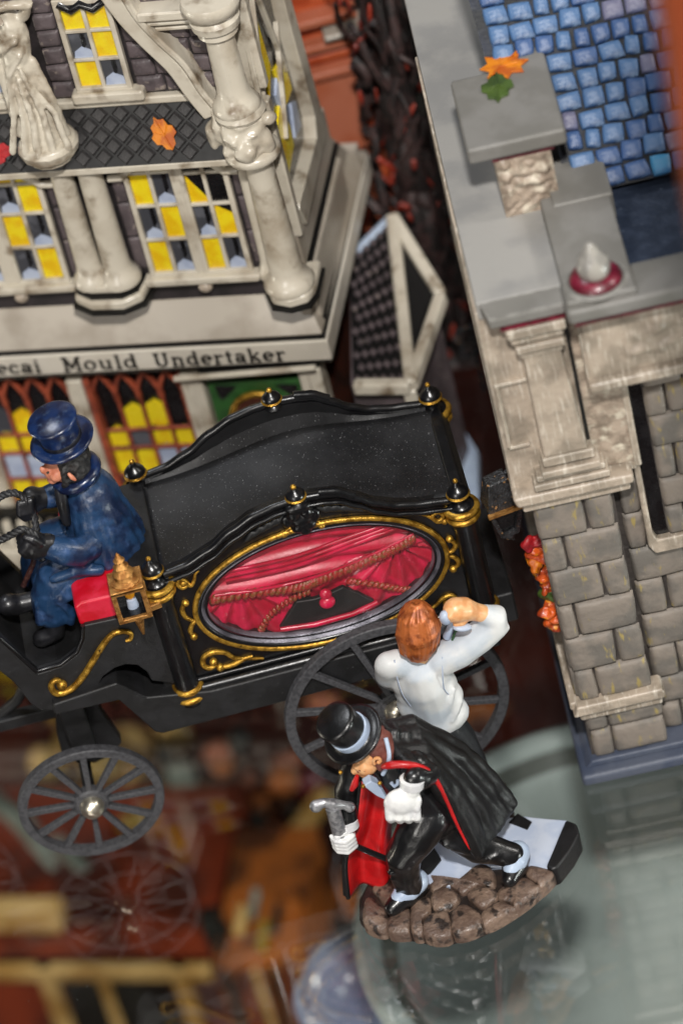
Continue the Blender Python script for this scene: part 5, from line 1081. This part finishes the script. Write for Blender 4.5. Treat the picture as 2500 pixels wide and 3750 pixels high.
MB().limb([(-5.03,-7.5,9.42,.035),(-4.99,-7.54,9.35,.05),(-4.95,-7.52,9.26,.03)]).build('ear', 'skin_driver', dv, smooth=True)
ht = bpy.data.objects.new('top_hat', MB().lathe([(.38,-.04),(.46,-.03),(.64,.0),(.67,.06),(.6,.09),(.44,.06),(.41,.12),(.405,.26),(.44,.42),(.51,.58),(.52,.62),(.47,.66),(0,.68)], (0,0,0), 40).mesh('top_hat')); COL.objects.link(ht)
ht.data.materials.append(M['blue_hat']); [setattr(p, 'use_smooth', True) for p in ht.data.polygons]; ht.parent = dv
ht.location = (-4.99,-7.0,9.88); ht.rotation_euler = (R(3), R(-7), 0)
MB().lathe([(.41,.06),(.43,.08),(.425,.16),(.4,.17)], (0,0,0), 40).build('hat_band', 'glove_black', ht, smooth=True)
b = MB().ball((-6.1,-7.85,8.15), (.3,.26,.34), rot_to((-.3,0,1))).limb([(-5.85,-7.82,8.05,.24),(-6.05,-7.85,8.1,.26)])
for k in range(4): b.limb([(-6.2,-8.0+.13*k,8.35-.02*k,.1),(-6.36,-7.98+.13*k,8.2,.09),(-6.3,-7.92+.12*k,8.0,.08)])
b.limb([(-5.98,-8.0,8.3,.1),(-6.08,-8.05,8.5,.09),(-6.2,-8.0,8.55,.07)])
b.sculpt('gloved_hand', 'glove_black', dv, .032, 1)
b = MB().ball((-6.0,-6.2,7.92), (.26,.26,.3)).limb([(-5.7,-6.15,7.86,.22),(-5.95,-6.2,7.9,.24)])
for k in range(4): b.limb([(-6.02-.08*k,-6.45,8.12,.08),(-6.08-.08*k,-6.52,7.9,.08),(-6.04-.07*k,-6.46,7.7,.07)])
b.sculpt('gloved_hand', 'glove_black', dv, .032, 1)
for y in (-7.5, -6.5): MB().limb([(-6.2,y,5.85,.24),(-6.3,y,5.45,.22),(-6.6,y,5.36,.2)]).sculpt('boot', 'glove_black', dv, .04, 2)
MB().limb([(-6.5,-7.2,6.15,.2),(-6.85,-7.2,6.15,.22),(-7.05,-7.25,6.25,.24)]).sculpt('boot', 'glove_black', dv, .04, 2)
rebase(dv, (-5, -7, 6.95))
def rope(pts, name, label, r=.075):
    P = smooth_path(pts, 10); b = MB(); n = len(P)
    acc = [0]
    for i in range(1, n): acc.append(acc[-1]+(P[i]-P[i-1]).length)
    for ph in (0, 2.1, 4.2):
        Q = []
        for i, p in enumerate(P):
            t_ = (P[min(i+1,n-1)]-P[max(i-1,0)]).normalized(); u = t_.orthogonal().normalized(); v = t_.cross(u); a_ = ph+acc[i]*17
            Q.append(p+(u*math.cos(a_)+v*math.sin(a_))*r*.5)
        b.tube(Q, r*.55, 6)
    return tag(b.build(name, 'rope_black', smooth=True), label, 'rein')
rope([(-5.98,-7.95,8.45),(-6.2,-7.95,8.72),(-6.45,-7.9,8.62),(-6.75,-7.85,8.5),(-7.6,-7.8,8.3),(-9,-7.6,8.0)], 'rein', "lower braided black rein leaving the coachman's near glove", .08)
rope([(-6.08,-7.6,7.5),(-6.05,-6.6,7.75),(-6.12,-6.45,8.15),(-6.3,-6.3,8.3),(-6.6,-6.2,8.22),(-6.9,-6.2,8.05),(-7.8,-6.2,7.7),(-9.4,-6.2,7.4)], 'rein', "upper braided black rein leaving the coachman's far glove", .08)
tag(MB().tube([(-6.1,-7.5,7.75),(-6.3,-7.45,7.3),(-6.62,-7.4,6.78)], .06, 8).build('riding_crop', 'crop_brown', smooth=True), "dark brown whip handle hanging below the coachman's near glove", 'whip')
# ================================================================= things on the lower shelf, seen through the glass
g = random.Random(21)
dish = MB().lathe([(0,-8.9),(3.2,-8.9),(4.4,-8.7),(4.9,-8.2),(5.0,-7.95),(5.3,-7.85),(5.5,-8.0),(5.1,-8.8),(4.4,-9.2),(0,-9.2)], (0,0,0), 96).build('glass_dish', 'dish_glaze', smooth=True, angle=50)
dish.location = (3.6,-6.9,.5); dish.scale = (1.07,1.07,1.0); tag(dish, 'large round grey green dish with a dark rim under the glass at lower right', 'dish')
MB().lathe([(4.62,-8.45),(4.75,-8.3),(4.9,-8.12)], (0,0,0), 96).build('dark_ring', 'dish_rim', dish, smooth=True)
st_ = MB().lathe([(2.2,-28),(2.0,-26),(.6,-24),(.5,-12),(1.5,-9.3),(0,-9.25)], (3.6,-6.9,.4), 32).build('dish_stand', 'dish_rim', smooth=True); tag(st_, 'dark stand carrying the round grey green dish below the glass', 'stand')
jar = thing('glass_jar', 'bluish glass jar with a domed lid under the glass left of the dish', 'jar', (-2.7,-2.9,-27.6))
MB().lathe([(0,16.4),(.4,16.35),(.9,16.05),(1.15,15.5),(1.25,15.0),(1.3,14.9),(1.5,14.8),(1.5,14.3),(1.3,14.2)], (0,0,0), 48).build('lid', 'jar_blue', jar, smooth=True, angle=50)
for z in (14.0, 13.4, 12.8, 12.0): MB().lathe([(1.35,z-.2),(1.5,z),(1.35,z+.2)], (0,0,0), 48).build('jar_rib', 'low_grey', jar, smooth=True)
MB().lathe([(1.3,14.3),(1.35,12),(1.4,0),(0,0)], (0,0,0), 48).build('jar_body', 'jar_blue', jar, smooth=True)
hs = thing('timbered_house', 'blurred cream timbered red house with dark windows on the lower shelf', 'house', (-9.6,6.9,-28), R(-19))
MB().box(-7,3.2,0,6,0,8).build('wall', 'low_brick', hs); MB().box(-7,3.2,-.3,.3,7.5,8.0).build('eave_beam', 'low_cream', hs, bevel=.1)
for x in (-1.9,2.0): MB().box(x,x+.5,-.25,.2,0,8).build('timber_post', 'low_cream', hs, bevel=.06)
for x0, x1 in ((-1.3,-.2),(.1,1.8)): MB().box(x0,x1,-.1,.2,3,7.4).build('window', 'low_dark', hs)
MB().box(-.2,.1,-.2,.2,3,7.4).build('window_mullion', 'low_cream', hs)
MB().box(-8,-1.2,.8,1.6,8.3,9.0).build('balcony_rail', 'low_cream', hs, bevel=.08)
MB().box(-7,3.2,1.6,6,8.0,8.6).build('terrace', 'low_brick', hs)
h2 = thing('orange_shop', 'blurred orange and brown shop on the lower shelf right of the timbered house', 'shop', (-5.6,4.5,-28), R(-16))
MB().box(-.9,1.4,0,5,0,9).build('wall', 'low_orange', h2); MB().box(1.4,4.5,1,6,0,6).build('wall', 'low_dark', h2)
for k in range(5):
    MB().box(-.7+.42*k,-.5+.42*k,-.15,.1,2,8.9).build('timber_post', ('low_dark','low_brick','low_cream','low_dark','low_brick')[k], h2, bevel=.05)
for k in range(6): MB().box(-.8+.35*k,-.6+.35*k+.1*(k%2),.4+.6*(k%3),1.4+.6*(k%3),9,9.3).build('roof_box', ('low_dark','low_cream','low_grey','low_olive','low_dark','low_orange')[k], h2, bevel=.08)
MB().rod((-.2,-.3,3),(-1.1,1.5,9.6),.5).build('dark_pole', 'low_dark', h2)
for a_, c_, mt in (((1.1,3.2,8.2),(.7,4.6,8.3),'low_cream'),((.5,5.2,8.2),(1.3,7,8.2),'low_cream'),((2.0,5.4,8),(1.7,7.2,8),'low_grey'),((2.4,2.6,8),(2.0,4.2,8),'low_orange')):
    MB().rod(a_, c_, .55).build('timber', mt, h2, bevel=.15)
lt = thing('street_lamp', 'blurred dark street lamp with grey glass on the lower shelf', 'lamp', (-6.2,9.2,-28))
MB().tube([(0,0,0),(0,0,7),(-.3,3,8),(-.6,5,8.2)], .28, 8).build('post', 'low_dark', lt, smooth=True); MB().box(-.6,.2,3,4,7.6,8.6).build('lamp_head', 'low_grey', lt, bevel=.15)
def clump(name, label, cat, c, r, n, cols, s):
    t_ = thing(name, label, cat, c)
    for mt in cols:
        b = MB()
        for k in range(n):
            p = Vector((g.gauss(0,.5), g.gauss(0,.5), g.gauss(0,.35)))*r; b.ball(p, (s*g.uniform(.5,1.2), s*g.uniform(.5,1.2), s*g.uniform(.4,1)), rot_to((g.gauss(0,1), g.gauss(0,1), 1)), 8, 6)
        b.build('foliage', mt, t_, smooth=True)
    MB().tube([(0,0,-28-c[2]),(0,0,0)], .3, 8).build('trunk', 'low_dark', t_, smooth=True)
clump('autumn_tree', 'blurred gold and brown tree under the front wheel on the lower shelf', 'tree', (-9.2,14.4,-21), 3.2, 16, ['low_olive','low_cream','low_orange'], .62)
clump('autumn_tree', 'blurred orange and pink tree on the lower shelf below the rear wheel', 'tree', (-4.0,12.0,-20.5), 2.0, 11, ['low_orange','pink_plaster','low_dark'], .5)
clump('autumn_tree', 'blurred tan and dark tree on the lower shelf behind the cane', 'tree', (-4.9,9.2,-21), 1.7, 10, ['low_cream','low_dark','low_orange'], .42)
tag(MB().ball((0,0,0), (.42,.36,.42)).build('yellow_lantern', 'low_yellow', smooth=True, loc=(-3.4,9.3,-20)), 'round yellow lantern ball on the lower shelf left of the cane', 'lantern')
tag(MB().ball((0,0,0), (.5,.4,.7)).build('red_lantern', 'maroon', smooth=True, loc=(-2.8,11.4,-20)), 'dark red lantern ball on the lower shelf above the yellow one', 'lantern')
tag(MB().limb([(0,0,0,.35),(.6,-1.2,0,.3)]).build('grey_bundle', 'low_grey', smooth=True, loc=(-10.2,11.3,-19.6)), 'pale grey bundle on the lower shelf left of the front wheel', 'bundle')
tag(MB().limb([(0,0,0,.35),(1.5,-2.3,0,.4),(2.2,-4.4,0,.25)]).build('grey_awning', 'low_grey', smooth=True, loc=(-12.6,14.8,-19.6)), 'pale grey awning on the lower shelf under the hearse footboard', 'awning')
tag(MB().ball((0,0,0), (1.3,.5,.3)).build('orange_cushion', 'low_orange', smooth=True, loc=(2.0,12.6,-20)), 'dim orange cushion on the lower table behind the rear wheel', 'cushion')

bpy.data.scenes.remove(TMP)
